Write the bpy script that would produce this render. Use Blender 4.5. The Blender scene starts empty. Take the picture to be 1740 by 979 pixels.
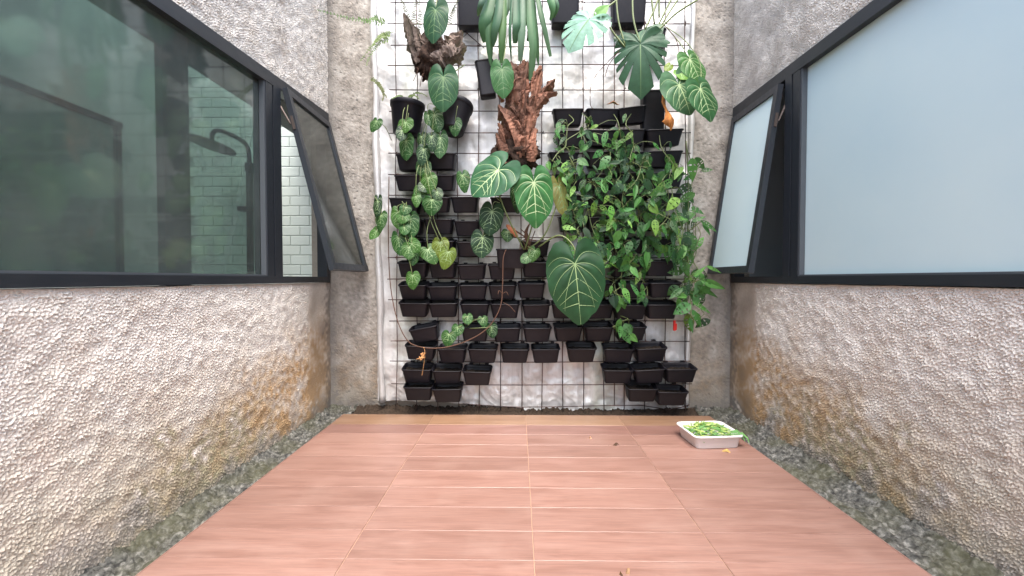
import bpy, math, random
import numpy as np
from mathutils import Vector, Matrix
R = math.radians
rnd = random.Random(7)
scn = bpy.context.scene
col = scn.collection

# ------------------------------------------------------------------ camera
F = 690.0                                   # focal length in pixels of a 1740 wide frame
cd = bpy.data.cameras.new('camera'); cam = bpy.data.objects.new('camera', cd); col.objects.link(cam)
cd.sensor_width = 36.0; cd.lens = F / 1740 * 36; cd.clip_start = 0.02; cd.clip_end = 500
CAMZ = 0.9
cam.location = (0, 0, CAMZ)
cam.rotation_euler = (R(90 - 1.29), 0, R(0.83))
scn.camera = cam
CM = cam.rotation_euler.to_matrix()

# ------------------------------------------------------------------ light: bright hazy daylight from straight above
SUN_EL, SUN_AZ = 66, 170                     # azimuth clockwise from +Y: the sun stands high behind the camera
w = bpy.data.worlds.new('World'); scn.world = w; w.use_nodes = True
nt = w.node_tree; nt.nodes.clear()
sky = nt.nodes.new('ShaderNodeTexSky'); sky.sky_type = 'NISHITA'; sky.sun_disc = False
sky.sun_elevation = R(SUN_EL); sky.sun_rotation = R(SUN_AZ); sky.air_density = 1.0; sky.dust_density = 4.0; sky.ozone_density = 1.0
bg = nt.nodes.new('ShaderNodeBackground'); bg.inputs[1].default_value = 0.15
ow = nt.nodes.new('ShaderNodeOutputWorld')
nt.links.new(sky.outputs[0], bg.inputs[0]); nt.links.new(bg.outputs[0], ow.inputs[0])
sl = bpy.data.lights.new('sun', 'SUN'); sl.energy = 1.3; sl.angle = R(55); sl.color = (1.0, 0.95, 0.88)
so = bpy.data.objects.new('sun', sl); col.objects.link(so)
sd = Vector((math.sin(R(SUN_AZ)) * math.cos(R(SUN_EL)), math.cos(R(SUN_AZ)) * math.cos(R(SUN_EL)), math.sin(R(SUN_EL))))
so.rotation_euler = sd.to_track_quat('Z', 'Y').to_euler(); so.location = sd * 20
scn.view_settings.view_transform = 'Standard'; scn.view_settings.look = 'None'
scn.view_settings.exposure = 2.0; scn.view_settings.gamma = 1
scn.cycles.use_denoising = True
scn.cycles.max_bounces = 10; scn.cycles.transparent_max_bounces = 16

# ------------------------------------------------------------------ helpers
def P(px, py, Y):
    """World point at depth Y seen at a spot of the (1740 wide) photograph."""
    d = CM @ Vector(((px - 870) / F, (489.5 - py) / F, -1))
    k = Y / d.y
    return Vector((d.x * k, Y, CAMZ + d.z * k))

def mk(name, verts, faces, mats, smooth=False, mi=None):
    me = bpy.data.meshes.new(name)
    if isinstance(verts, np.ndarray) and isinstance(faces, np.ndarray) and len(faces):
        n = len(verts); k = faces.shape[1]; m = len(faces)
        me.vertices.add(n); me.vertices.foreach_set('co', verts.astype(np.float32).ravel())
        me.loops.add(m * k); me.loops.foreach_set('vertex_index', faces.astype(np.int32).ravel())
        me.polygons.add(m); me.polygons.foreach_set('loop_start', np.arange(0, m * k, k, dtype=np.int32))
        try: me.polygons.foreach_set('loop_total', np.full(m, k, dtype=np.int32))
        except Exception: pass
        me.update(calc_edges=True); me.validate()
    else:
        me.from_pydata([tuple(v) for v in verts], [], [tuple(int(i) for i in f) for f in faces]); me.update()
    for m_ in (mats if isinstance(mats, (list, tuple)) else [mats]): me.materials.append(m_)
    if mi is not None: me.polygons.foreach_set('material_index', np.array(mi, dtype=np.int32))
    if smooth: me.polygons.foreach_set('use_smooth', np.ones(len(me.polygons), dtype=bool))
    return me

def tag(o, label=None, cat=None, group=None, kind=None):
    if label: o['label'] = label
    if cat: o['category'] = cat
    if group: o['group'] = group
    if kind: o['kind'] = kind
    return o

def ob(name, me, parent=None, loc=None):
    o = bpy.data.objects.new(name, me); col.objects.link(o)
    if loc is not None: o.location = loc
    if parent is not None: o.parent = parent
    return o

def thing(name, label, cat, loc=(0, 0, 0), group=None):
    o = bpy.data.objects.new(name, None); col.objects.link(o); o.location = loc; o.empty_display_size = 0.05
    return tag(o, label, cat, group)

def part(name, verts, faces, mats, root, smooth=False, mi=None, up=None):
    """A mesh given in world coordinates, made a child of root (a root or a part standing at the root's origin)."""
    L = np.array(base_of(root))
    me = mk(name, np.array([tuple(v) for v in verts]) - L if not isinstance(verts, np.ndarray) else verts - L, faces, mats, smooth, mi)
    return ob(name, me, root)

def base_of(o):
    p = Vector((0, 0, 0))
    while o is not None:
        p = p + o.location; o = o.parent
    return p

class MB:
    def __init__(s): s.v = []; s.f = []; s.m = []
    def add(s, v, f, m=0):
        n = len(s.v); s.v += [Vector(p) for p in v]; s.f += [[i + n for i in q] for q in f]; s.m += [m] * len(f); return s
    def box(s, a, b, m=0, fn=None):
        x0, y0, z0 = a; x1, y1, z1 = b
        vs = [(x, y, z) for x in (x0, x1) for y in (y0, y1) for z in (z0, z1)]
        if fn: vs = [fn(*p) for p in vs]
        return s.add(vs, [(0, 1, 3, 2), (4, 6, 7, 5), (0, 4, 5, 1), (2, 3, 7, 6), (0, 2, 6, 4), (1, 5, 7, 3)], m)
    def tube(s, pts, r, n=6, m=0, caps=True):
        pts = [Vector(p) for p in pts]; k = len(pts); rr = r if isinstance(r, (list, tuple)) else [r] * k
        vs = []; up = None
        for i, p in enumerate(pts):
            t = (pts[min(i + 1, k - 1)] - pts[max(i - 1, 0)]).normalized()
            if up is None:
                up = t.orthogonal().normalized()
            up = (up - t * up.dot(t))
            up = up.normalized() if up.length > 1e-6 else t.orthogonal().normalized()
            sd_ = t.cross(up)
            for j in range(n):
                a = 2 * math.pi * j / n
                vs.append(p + (up * math.cos(a) + sd_ * math.sin(a)) * rr[i])
        fs = [(i * n + j, i * n + (j + 1) % n, (i + 1) * n + (j + 1) % n, (i + 1) * n + j) for i in range(k - 1) for j in range(n)]
        if caps: fs += [tuple(range(n))[::-1], tuple((k - 1) * n + j for j in range(n))]
        return s.add(vs, fs, m)
    def strip(s, pts, wid, normal, cup=0.15, na=4, ripple=0.0, seed=0, m=0):
        rg = random.Random(seed); pts = [Vector(p) for p in pts]; k = len(pts); nrm = Vector(normal); vs = []
        for i, p in enumerate(pts):
            t = (pts[min(i + 1, k - 1)] - pts[max(i - 1, 0)]).normalized()
            sdv = t.cross(nrm); sdv = sdv.normalized() if sdv.length > 1e-5 else t.orthogonal().normalized()
            n2 = sdv.cross(t).normalized()
            for j in range(na + 1):
                v = j / na * 2 - 1
                vs.append(p + sdv * (v * wid[i] / 2 * (1 + ripple * rg.uniform(-1, 1))) + n2 * (wid[i] * (-cup * v * v + ripple * 0.4 * rg.uniform(-1, 1))))
        fs = [(i * (na + 1) + j, i * (na + 1) + j + 1, (i + 1) * (na + 1) + j + 1, (i + 1) * (na + 1) + j) for i in range(k - 1) for j in range(na)]
        return s.add(vs, fs, m)
    def part(s, name, mats, root, smooth=False):
        return part(name, s.v, s.f, mats, root, smooth, s.m)
    def mesh(s, name, mats, smooth=False):
        return mk(name, s.v, s.f, mats, smooth, s.m)

def spline(pts, n=6):
    pts = [Vector(p) for p in pts]; q = [pts[0]] + pts + [pts[-1]]; out = []
    for i in range(1, len(q) - 2):
        a, b, c, d = q[i - 1:i + 3]
        for k in range(n):
            t = k / n
            out.append(0.5 * ((2 * b) + (c - a) * t + (2 * a - 5 * b + 4 * c - d) * t * t + (3 * b - a - 3 * c + d) * t ** 3))
    out.append(pts[-1]); return out

def fnoise(n0, n1, d0, d1, lam, bw=0.5, seed=0):
    """Band limited noise on an n0 x n1 grid of spacing d0, d1 (metres), unit variance."""
    rg = np.random.default_rng(seed)
    f = np.hypot(np.fft.fftfreq(n0, d0)[:, None], np.fft.rfftfreq(n1, d1)[None, :])
    flt = np.exp(-(np.log(np.maximum(f, 1e-9) * lam) / bw) ** 2)
    x = np.fft.irfft2(np.fft.rfft2(rg.standard_normal((n0, n1))) * flt, s=(n0, n1))
    return x / (x.std() + 1e-12)

def grid_faces(n0, n1, flip=False):
    i, j = np.meshgrid(np.arange(n0 - 1), np.arange(n1 - 1), indexing='ij')
    a = (i * n1 + j).ravel()
    f = np.stack([a, a + 1, a + n1 + 1, a + n1], 1)
    return f[:, ::-1].copy() if flip else f

def sstep(a, b, x):
    t = np.clip((x - a) / (b - a), 0, 1); return t * t * (3 - 2 * t)

# ------------------------------------------------------------------ materials
def mat(name, base=(0.5, 0.5, 0.5), rough=0.6, metal=0.0, spec=0.5):
    m = bpy.data.materials.new(name); m.use_nodes = True
    b = m.node_tree.nodes['Principled BSDF']
    b.inputs['Base Color'].default_value = (*base, 1); b.inputs['Roughness'].default_value = rough
    b.inputs['Metallic'].default_value = metal; b.inputs['Specular IOR Level'].default_value = spec
    return m
def N(m, typ, **kw):
    n = m.node_tree.nodes.new(typ)
    for k, v in kw.items(): setattr(n, k, v)
    return n
def L(m, a, b): m.node_tree.links.new(a, b)
def bsdf(m): return m.node_tree.nodes['Principled BSDF']
def noise(m, scale, detail=4, rough=0.55, vec=None, dim='3D'):
    n = N(m, 'ShaderNodeTexNoise'); n.inputs['Scale'].default_value = scale; n.inputs['Detail'].default_value = detail
    n.inputs['Roughness'].default_value = rough
    if vec is not None: L(m, vec, n.inputs['Vector'])
    return n
def ramp(m, fac, stops):
    r = N(m, 'ShaderNodeValToRGB'); e = r.color_ramp.elements
    while len(e) < len(stops): e.new(0.5)
    for el, (p, c) in zip(e, stops): el.position = p; el.color = (*c, 1)
    L(m, fac, r.inputs[0]); return r
def mixc(m, fac, a, b, blend='MIX'):
    n = N(m, 'ShaderNodeMix', data_type='RGBA', blend_type=blend)
    if isinstance(fac, (int, float)): n.inputs[0].default_value = fac
    else: L(m, fac, n.inputs[0])
    for s, i in ((a, 6), (b, 7)):
        if isinstance(s, tuple): n.inputs[i].default_value = (*s, 1)
        else: L(m, s, n.inputs[i])
    return n.outputs[2]
def bump(m, h, strength=0.3, dist=0.01):
    b = N(m, 'ShaderNodeBump'); b.inputs['Strength'].default_value = strength; b.inputs['Distance'].default_value = dist
    L(m, h, b.inputs['Height']); L(m, b.outputs[0], bsdf(m).inputs['Normal']); return b
def objvec(m, out='Object'): return N(m, 'ShaderNodeTexCoord').outputs[out]

# rough cast plaster: masks for stains come from the vertex attribute 'stain' (ochre, moss, grime with painted corner shade)
M_ST = mat('stucco', rough=0.92, spec=0.2)
_v = objvec(M_ST); _n1 = noise(M_ST, 6, 5, 0.6, _v); _n2 = noise(M_ST, 60, 4, 0.6, _v)
_c = ramp(M_ST, _n1.outputs[0], [(0.3, (0.55, 0.51, 0.455)), (0.5, (0.63, 0.595, 0.54)), (0.72, (0.68, 0.655, 0.605))]).outputs[0]
_c = mixc(M_ST, 0.35, _c, ramp(M_ST, _n2.outputs[0], [(0.3, (0.44, 0.415, 0.375)), (0.65, (0.74, 0.72, 0.68))]).outputs[0])
_at = N(M_ST, 'ShaderNodeAttribute', attribute_name='stain_shade'); _sp = N(M_ST, 'ShaderNodeSeparateColor'); L(M_ST, _at.outputs[0], _sp.inputs[0])
_c = mixc(M_ST, _sp.outputs[0], _c, (0.36, 0.235, 0.115))
_c = mixc(M_ST, _sp.outputs[1], _c, (0.29, 0.265, 0.175))
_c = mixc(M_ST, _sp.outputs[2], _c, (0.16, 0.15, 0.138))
L(M_ST, _c, bsdf(M_ST).inputs['Base Color'])
bump(M_ST, noise(M_ST, 130, 4, 0.7, _v).outputs[0], 0.6, 0.006)

M_SMOOTH = mat('smooth_plaster', (0.5, 0.47, 0.44), 0.9, 0, 0.2)
M_FRAME = mat('black_aluminium', (0.018, 0.022, 0.028), 0.38, 0.0, 0.5)
_n = noise(M_FRAME, 30, 4); L(M_FRAME, ramp(M_FRAME, _n.outputs[0], [(0.3, (0.3,) * 3), (0.7, (0.5,) * 3)]).outputs[0], bsdf(M_FRAME).inputs['Roughness'])
M_STEEL = mat('worn_steel', (0.09, 0.07, 0.06), 0.5, 0.5)
M_INT = mat('dark_interior', (0.14, 0.155, 0.155), 0.8)
M_ROOM = mat('grey_room_paint', (0.42, 0.45, 0.45), 0.8)
M_BATH = mat('bathroom_paint', (0.55, 0.58, 0.55), 0.7)
M_TILE = mat('white_glazed_tile', (0.62, 0.70, 0.66), 0.25)
M_GROUT = mat('grey_grout', (0.36, 0.41, 0.39), 0.9)
M_SHOWER = mat('black_shower_metal', (0.006, 0.007, 0.008), 0.5, 0.0, 0.2)

def glass(name, tint, fog, fogcol, rough, spec_lo=0.05, dirt=0.4):
    m = bpy.data.materials.new(name); m.use_nodes = True; t = m.node_tree; t.nodes.clear()
    o = N(m, 'ShaderNodeOutputMaterial'); tr = N(m, 'ShaderNodeBsdfTransparent'); tr.inputs[0].default_value = (*tint, 1)
    df = N(m, 'ShaderNodeBsdfDiffuse'); df.inputs[0].default_value = (*fogcol, 1)
    gl = N(m, 'ShaderNodeBsdfGlossy'); gl.inputs['Roughness'].default_value = rough; gl.inputs[0].default_value = (0.9, 0.95, 0.93, 1)
    nz = noise(m, 2.2, 5, 0.6, objvec(m)); mp = N(m, 'ShaderNodeMapRange'); L(m, nz.outputs[0], mp.inputs[0])
    mp.inputs[1].default_value = 0.3; mp.inputs[2].default_value = 0.7; mp.inputs[3].default_value = fog * (1 - dirt); mp.inputs[4].default_value = fog * (1 + dirt)
    m1 = N(m, 'ShaderNodeMixShader'); L(m, mp.outputs[0], m1.inputs[0]); L(m, tr.outputs[0], m1.inputs[1]); L(m, df.outputs[0], m1.inputs[2])
    lw = N(m, 'ShaderNodeLayerWeight'); lw.inputs[0].default_value = 0.5
    fr = N(m, 'ShaderNodeMath', operation='POWER'); L(m, lw.outputs['Facing'], fr.inputs[0]); fr.inputs[1].default_value = 4.0
    ad = N(m, 'ShaderNodeMath', operation='ADD', use_clamp=True); L(m, fr.outputs[0], ad.inputs[0]); ad.inputs[1].default_value = spec_lo
    m2 = N(m, 'ShaderNodeMixShader'); L(m, ad.outputs[0], m2.inputs[0]); L(m, m1.outputs[0], m2.inputs[1]); L(m, gl.outputs[0], m2.inputs[2])
    L(m, m2.outputs[0], o.inputs[0]); return m
M_GLASS = glass('misted_green_glass', (0.44, 0.545, 0.515), 0.27, (0.175, 0.21, 0.202), 0.06, 0.07)
M_SASHGLASS = glass('grey_tinted_glass', (0.42, 0.44, 0.435), 0.14, (0.14, 0.15, 0.15), 0.12, 0.02)
M_SCREEN = glass('shower_screen_glass', (0.6, 0.68, 0.65), 0.04, (0.3, 0.36, 0.34), 0.05, 0.0)
M_FROST = mat('frosted_pane', (0.50, 0.63, 0.67), 0.42, 0, 0.5)
_n = noise(M_FROST, 1.6, 4, 0.5, objvec(M_FROST)); L(M_FROST, ramp(M_FROST, _n.outputs[0], [(0.3, (0.47, 0.62, 0.66)), (0.7, (0.54, 0.675, 0.69))]).outputs[0], bsdf(M_FROST).inputs['Base Color'])

# wood look floor tiles
M_DECK = mat('wood_look_tile', rough=0.4)
_oi = N(M_DECK, 'ShaderNodeObjectInfo'); _cb = N(M_DECK, 'ShaderNodeCombineXYZ')
_ml = N(M_DECK, 'ShaderNodeMath', operation='MULTIPLY'); L(M_DECK, _oi.outputs['Random'], _ml.inputs[0]); _ml.inputs[1].default_value = 37.0
L(M_DECK, _ml.outputs[0], _cb.inputs[0]); L(M_DECK, _ml.outputs[0], _cb.inputs[1])
_va = N(M_DECK, 'ShaderNodeVectorMath', operation='ADD'); L(M_DECK, objvec(M_DECK), _va.inputs[0]); L(M_DECK, _cb.outputs[0], _va.inputs[1])
_mp = N(M_DECK, 'ShaderNodeMapping'); _mp.inputs['Scale'].default_value = (1.8, 15, 1); L(M_DECK, _va.outputs[0], _mp.inputs[0])
_g1 = noise(M_DECK, 1.6, 6, 0.62, _mp.outputs[0]); _g1.inputs['Distortion'].default_value = 0.6
_mp2 = N(M_DECK, 'ShaderNodeMapping'); _mp2.inputs['Scale'].default_value = (4, 90, 1); L(M_DECK, _va.outputs[0], _mp2.inputs[0])
_g2 = noise(M_DECK, 2.0, 4, 0.6, _mp2.outputs[0])
_c = ramp(M_DECK, _g1.outputs[0], [(0.25, (0.21, 0.112, 0.087)), (0.5, (0.275, 0.158, 0.127)), (0.75, (0.315, 0.192, 0.158))]).outputs[0]
_c = mixc(M_DECK, 0.42, _c, ramp(M_DECK, _g2.outputs[0], [(0.3, (0.55,) * 3), (0.7, (1.15, 1.12, 1.1))]).outputs[0], 'MULTIPLY')
_hv = N(M_DECK, 'ShaderNodeHueSaturation'); L(M_DECK, _c, _hv.inputs['Color'])
_mr = N(M_DECK, 'ShaderNodeMapRange'); L(M_DECK, _oi.outputs['Random'], _mr.inputs[0]); _mr.inputs[3].default_value = 0.88; _mr.inputs[4].default_value = 1.08
_c = mixc(M_DECK, 1.0, _c, _oi.outputs['Color'], 'MULTIPLY'); L(M_DECK, _c, _hv.inputs['Color']); L(M_DECK, _mr.outputs[0], _hv.inputs['Value']); L(M_DECK, _hv.outputs[0], bsdf(M_DECK).inputs['Base Color'])
_d = noise(M_DECK, 5, 6, 0.65, N(M_DECK, 'ShaderNodeNewGeometry').outputs['Position'])
L(M_DECK, mixc(M_DECK, ramp(M_DECK, _d.outputs[0], [(0.5, (0,) * 3), (0.72, (0.22,) * 3)]).outputs[0], _hv.outputs[0], (0.36, 0.25, 0.205)), bsdf(M_DECK).inputs['Base Color'])
L(M_DECK, ramp(M_DECK, _d.outputs[0], [(0.3, (0.30,) * 3), (0.7, (0.42,) * 3)]).outputs[0], bsdf(M_DECK).inputs['Roughness'])
bump(M_DECK, _g2.outputs[0], 0.05, 0.001)
M_DGROUT = mat('cream_grout', (0.41, 0.26, 0.185), 0.9)
M_WET = mat('damp_tile', (0.20, 0.075, 0.045), 0.22)

M_GROUND = mat('damp_concrete', rough=0.95, spec=0.2)
_v = objvec(M_GROUND); _a = noise(M_GROUND, 45, 5, 0.65, _v); _b = noise(M_GROUND, 5, 4, 0.5, _v)
_c = ramp(M_GROUND, _a.outputs[0], [(0.36, (0.03, 0.03, 0.029)), (0.52, (0.10, 0.10, 0.09)), (0.68, (0.25, 0.245, 0.225))]).outputs[0]
_c = mixc(M_GROUND, ramp(M_GROUND, _b.outputs[0], [(0.42, (0,) * 3), (0.65, (0.55,) * 3)]).outputs[0], _c, (0.085, 0.085, 0.045))
L(M_GROUND, _c, bsdf(M_GROUND).inputs['Base Color'])

M_TARP = mat('silver_tarp', (0.72, 0.72, 0.72), 0.45, 0.35)
_v = objvec(M_TARP); _mp = N(M_TARP, 'ShaderNodeMapping'); _mp.inputs['Scale'].default_value = (1, 1, 0.16); L(M_TARP, _v, _mp.inputs[0])
_a = noise(M_TARP, 12, 5, 0.65, _mp.outputs[0]); _b = noise(M_TARP, 40, 4, 0.7, _v); _e = noise(M_TARP, 3.2, 4, 0.55, _mp.outputs[0])
_c = ramp(M_TARP, _a.outputs[0], [(0.3, (0.44, 0.435, 0.42)), (0.55, (0.60, 0.595, 0.585)), (0.8, (0.68, 0.675, 0.665))]).outputs[0]
_c = mixc(M_TARP, ramp(M_TARP, _b.outputs[0], [(0.56, (0,) * 3), (0.75, (0.5,) * 3)]).outputs[0], _c, (0.30, 0.28, 0.23))
_c = mixc(M_TARP, ramp(M_TARP, _e.outputs[0], [(0.52, (0,) * 3), (0.72, (0.5,) * 3)]).outputs[0], _c, (0.40, 0.45, 0.29))
L(M_TARP, _c, bsdf(M_TARP).inputs['Base Color'])
bump(M_TARP, _a.outputs[0], 0.10, 0.01)
M_WIRE = mat('rusty_wire', rough=0.7)
_n = noise(M_WIRE, 14, 3, 0.5, N(M_WIRE, 'ShaderNodeNewGeometry').outputs['Position'])
L(M_WIRE, ramp(M_WIRE, _n.outputs[0], [(0.35, (0.02, 0.018, 0.02)), (0.7, (0.09, 0.04, 0.028))]).outputs[0], bsdf(M_WIRE).inputs['Base Color'])
M_POT = mat('black_plastic', rough=0.48, spec=0.3)
_oi = N(M_POT, 'ShaderNodeObjectInfo'); _g = noise(M_POT, 18, 4, 0.6, N(M_POT, 'ShaderNodeNewGeometry').outputs['Position'])
_c = mixc(M_POT, _oi.outputs['Random'], (0.006, 0.006, 0.010), (0.010, 0.009, 0.012))
_c = mixc(M_POT, ramp(M_POT, _g.outputs[0], [(0.5, (0,) * 3), (0.8, (0.5,) * 3)]).outputs[0], _c, (0.020, 0.017, 0.018))
L(M_POT, _c, bsdf(M_POT).inputs['Base Color'])
M_SOIL = mat('potting_soil', rough=1.0, spec=0.1)
L(M_SOIL, ramp(M_SOIL, noise(M_SOIL, 70, 4, 0.7, objvec(M_SOIL)).outputs[0], [(0.35, (0.008, 0.007, 0.006)), (0.7, (0.05, 0.038, 0.03))]).outputs[0], bsdf(M_SOIL).inputs['Base Color'])
M_WHITE = mat('white_plastic', (0.78, 0.77, 0.76), 0.35)
M_RED = mat('red_plastic', (0.6, 0.02, 0.015), 0.4)

def leafmat(name, rough=0.42, trans=0.25, mottle=0.5):
    m = mat(name, rough=rough); b = bsdf(m); oi = N(m, 'ShaderNodeObjectInfo')
    nz = noise(m, 5, 4, 0.6, objvec(m)); r_ = ramp(m, nz.outputs[0], [(0.3, (1 - mottle * 0.6,) * 3), (0.7, (1 + mottle * 0.5,) * 3)])
    c = mixc(m, 1.0, oi.outputs['Color'], r_.outputs[0], 'MULTIPLY'); L(m, c, b.inputs['Base Color'])
    tl = N(m, 'ShaderNodeBsdfTranslucent'); L(m, mixc(m, 0.5, c, (0.25, 0.4, 0.06)), tl.inputs[0])
    mx = N(m, 'ShaderNodeMixShader'); mx.inputs[0].default_value = trans
    L(m, b.outputs[0], mx.inputs[1]); L(m, tl.outputs[0], mx.inputs[2]); L(m, mx.outputs[0], m.node_tree.nodes['Material Output'].inputs[0])
    return m
M_LEAF = leafmat('leaf_blade', 0.45, 0.12); bsdf(M_LEAF).inputs['Specular IOR Level'].default_value = 0.3
M_THIN = leafmat('thin_leaf', 0.5, 0.22, 0.5); bsdf(M_THIN).inputs['Specular IOR Level'].default_value = 0.35
M_VEIN = mat('pale_vein', (0.33, 0.44, 0.22), 0.5)
M_VEIN2 = mat('faint_vein', (0.10, 0.19, 0.07), 0.5)
M_STEM = mat('green_stem', (0.13, 0.17, 0.06), 0.5)
M_ROOT = mat('brown_root', (0.10, 0.055, 0.038), 0.8, 0, 0.2)
M_DEAD = leafmat('dead_frond', 0.85, 0.10, 0.9)
_mp = N(M_DEAD, 'ShaderNodeMapping'); _mp.inputs['Scale'].default_value = (60, 60, 9); L(M_DEAD, objvec(M_DEAD), _mp.inputs[0])
_nz = noise(M_DEAD, 1.0, 5, 0.65, _mp.outputs[0]); _old = bsdf(M_DEAD).inputs['Base Color'].links[0].from_socket
L(M_DEAD, mixc(M_DEAD, 0.85, _old, ramp(M_DEAD, _nz.outputs[0], [(0.3, (0.4, 0.37, 0.36)), (0.5, (0.95, 0.92, 0.9)), (0.7, (1.6, 1.55, 1.5))]).outputs[0], 'MULTIPLY'), bsdf(M_DEAD).inputs['Base Color'])
bump(M_DEAD, _nz.outputs[0], 0.6, 0.006)
M_PEAT = mat('fibre_root', rough=1.0, spec=0.1)
L(M_PEAT, ramp(M_PEAT, noise(M_PEAT, 40, 5, 0.7, objvec(M_PEAT)).outputs[0], [(0.35, (0.012, 0.009, 0.008)), (0.72, (0.085, 0.055, 0.042))]).outputs[0], bsdf(M_PEAT).inputs['Base Color'])

# ------------------------------------------------------------------ measurements of the place (metres; deck top is z = 0)
XL, XR, YB = -1.315, 1.470, 2.820            # left wall, right wall, back wall faces
ZG = -0.045                                  # ground beside the deck
SILL, SILL_T = 0.876, 0.914                  # window frame bottom rail
def ztopL(y): return 0.9 + 1.048 + (y - 1.525) * 0.0695
def ztopR(y): return 0.9 + 1.143 + (y - 1.65) * 0.012
WALL_TOP = 3.25

def stucco(pos, n0, n1, d0, d1, amp, smoothmask, seed, coarse=1.0):
    """Displacement height (metres) for a rough cast sheet."""
    n1_ = fnoise(n0, n1, d0, d1, 0.017 * coarse, 0.6, seed); n2 = fnoise(n0, n1, d0, d1, 0.0105, 0.4, seed + 1)
    n3 = fnoise(n0, n1, d0, d1, 0.09, 0.6, seed + 2); n4 = fnoise(n0, n1, d0, d1, 0.3, 0.5, seed + 3)
    if seed < 50 or 70 <= seed < 100:                               # separate thrown grains below the windows
        g_ = np.maximum(n1_ + 0.35 * n3 - 0.15, 0); g_ = np.minimum(g_, 1.6) ** 0.8; h = 1.25 * g_ + 0.50 * n2 + 0.45 * n3 - 0.5
        h = h + 0.6 * np.maximum(fnoise(n0, n1, d0, d1, 0.028, 0.4, seed + 7) - 1.1, 0)
    else: h = 0.75 * np.tanh(1.3 * n1_) + 0.55 * n2 + 0.5 * n3
    sm = smoothmask
    return amp * (h * sm + (1 - sm) * 0.10 * (n1_ + n2)) + 0.0015 * n4

def stain_shade_attr(me, st):
    a = me.attributes.new('stain_shade', 'FLOAT_COLOR', 'POINT')
    c = np.ones((len(me.vertices), 4), dtype=np.float32); c[:len(st), :3] = st
    c[len(st):, :3] = 0
    a.data.foreach_set('color', c.ravel())

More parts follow.
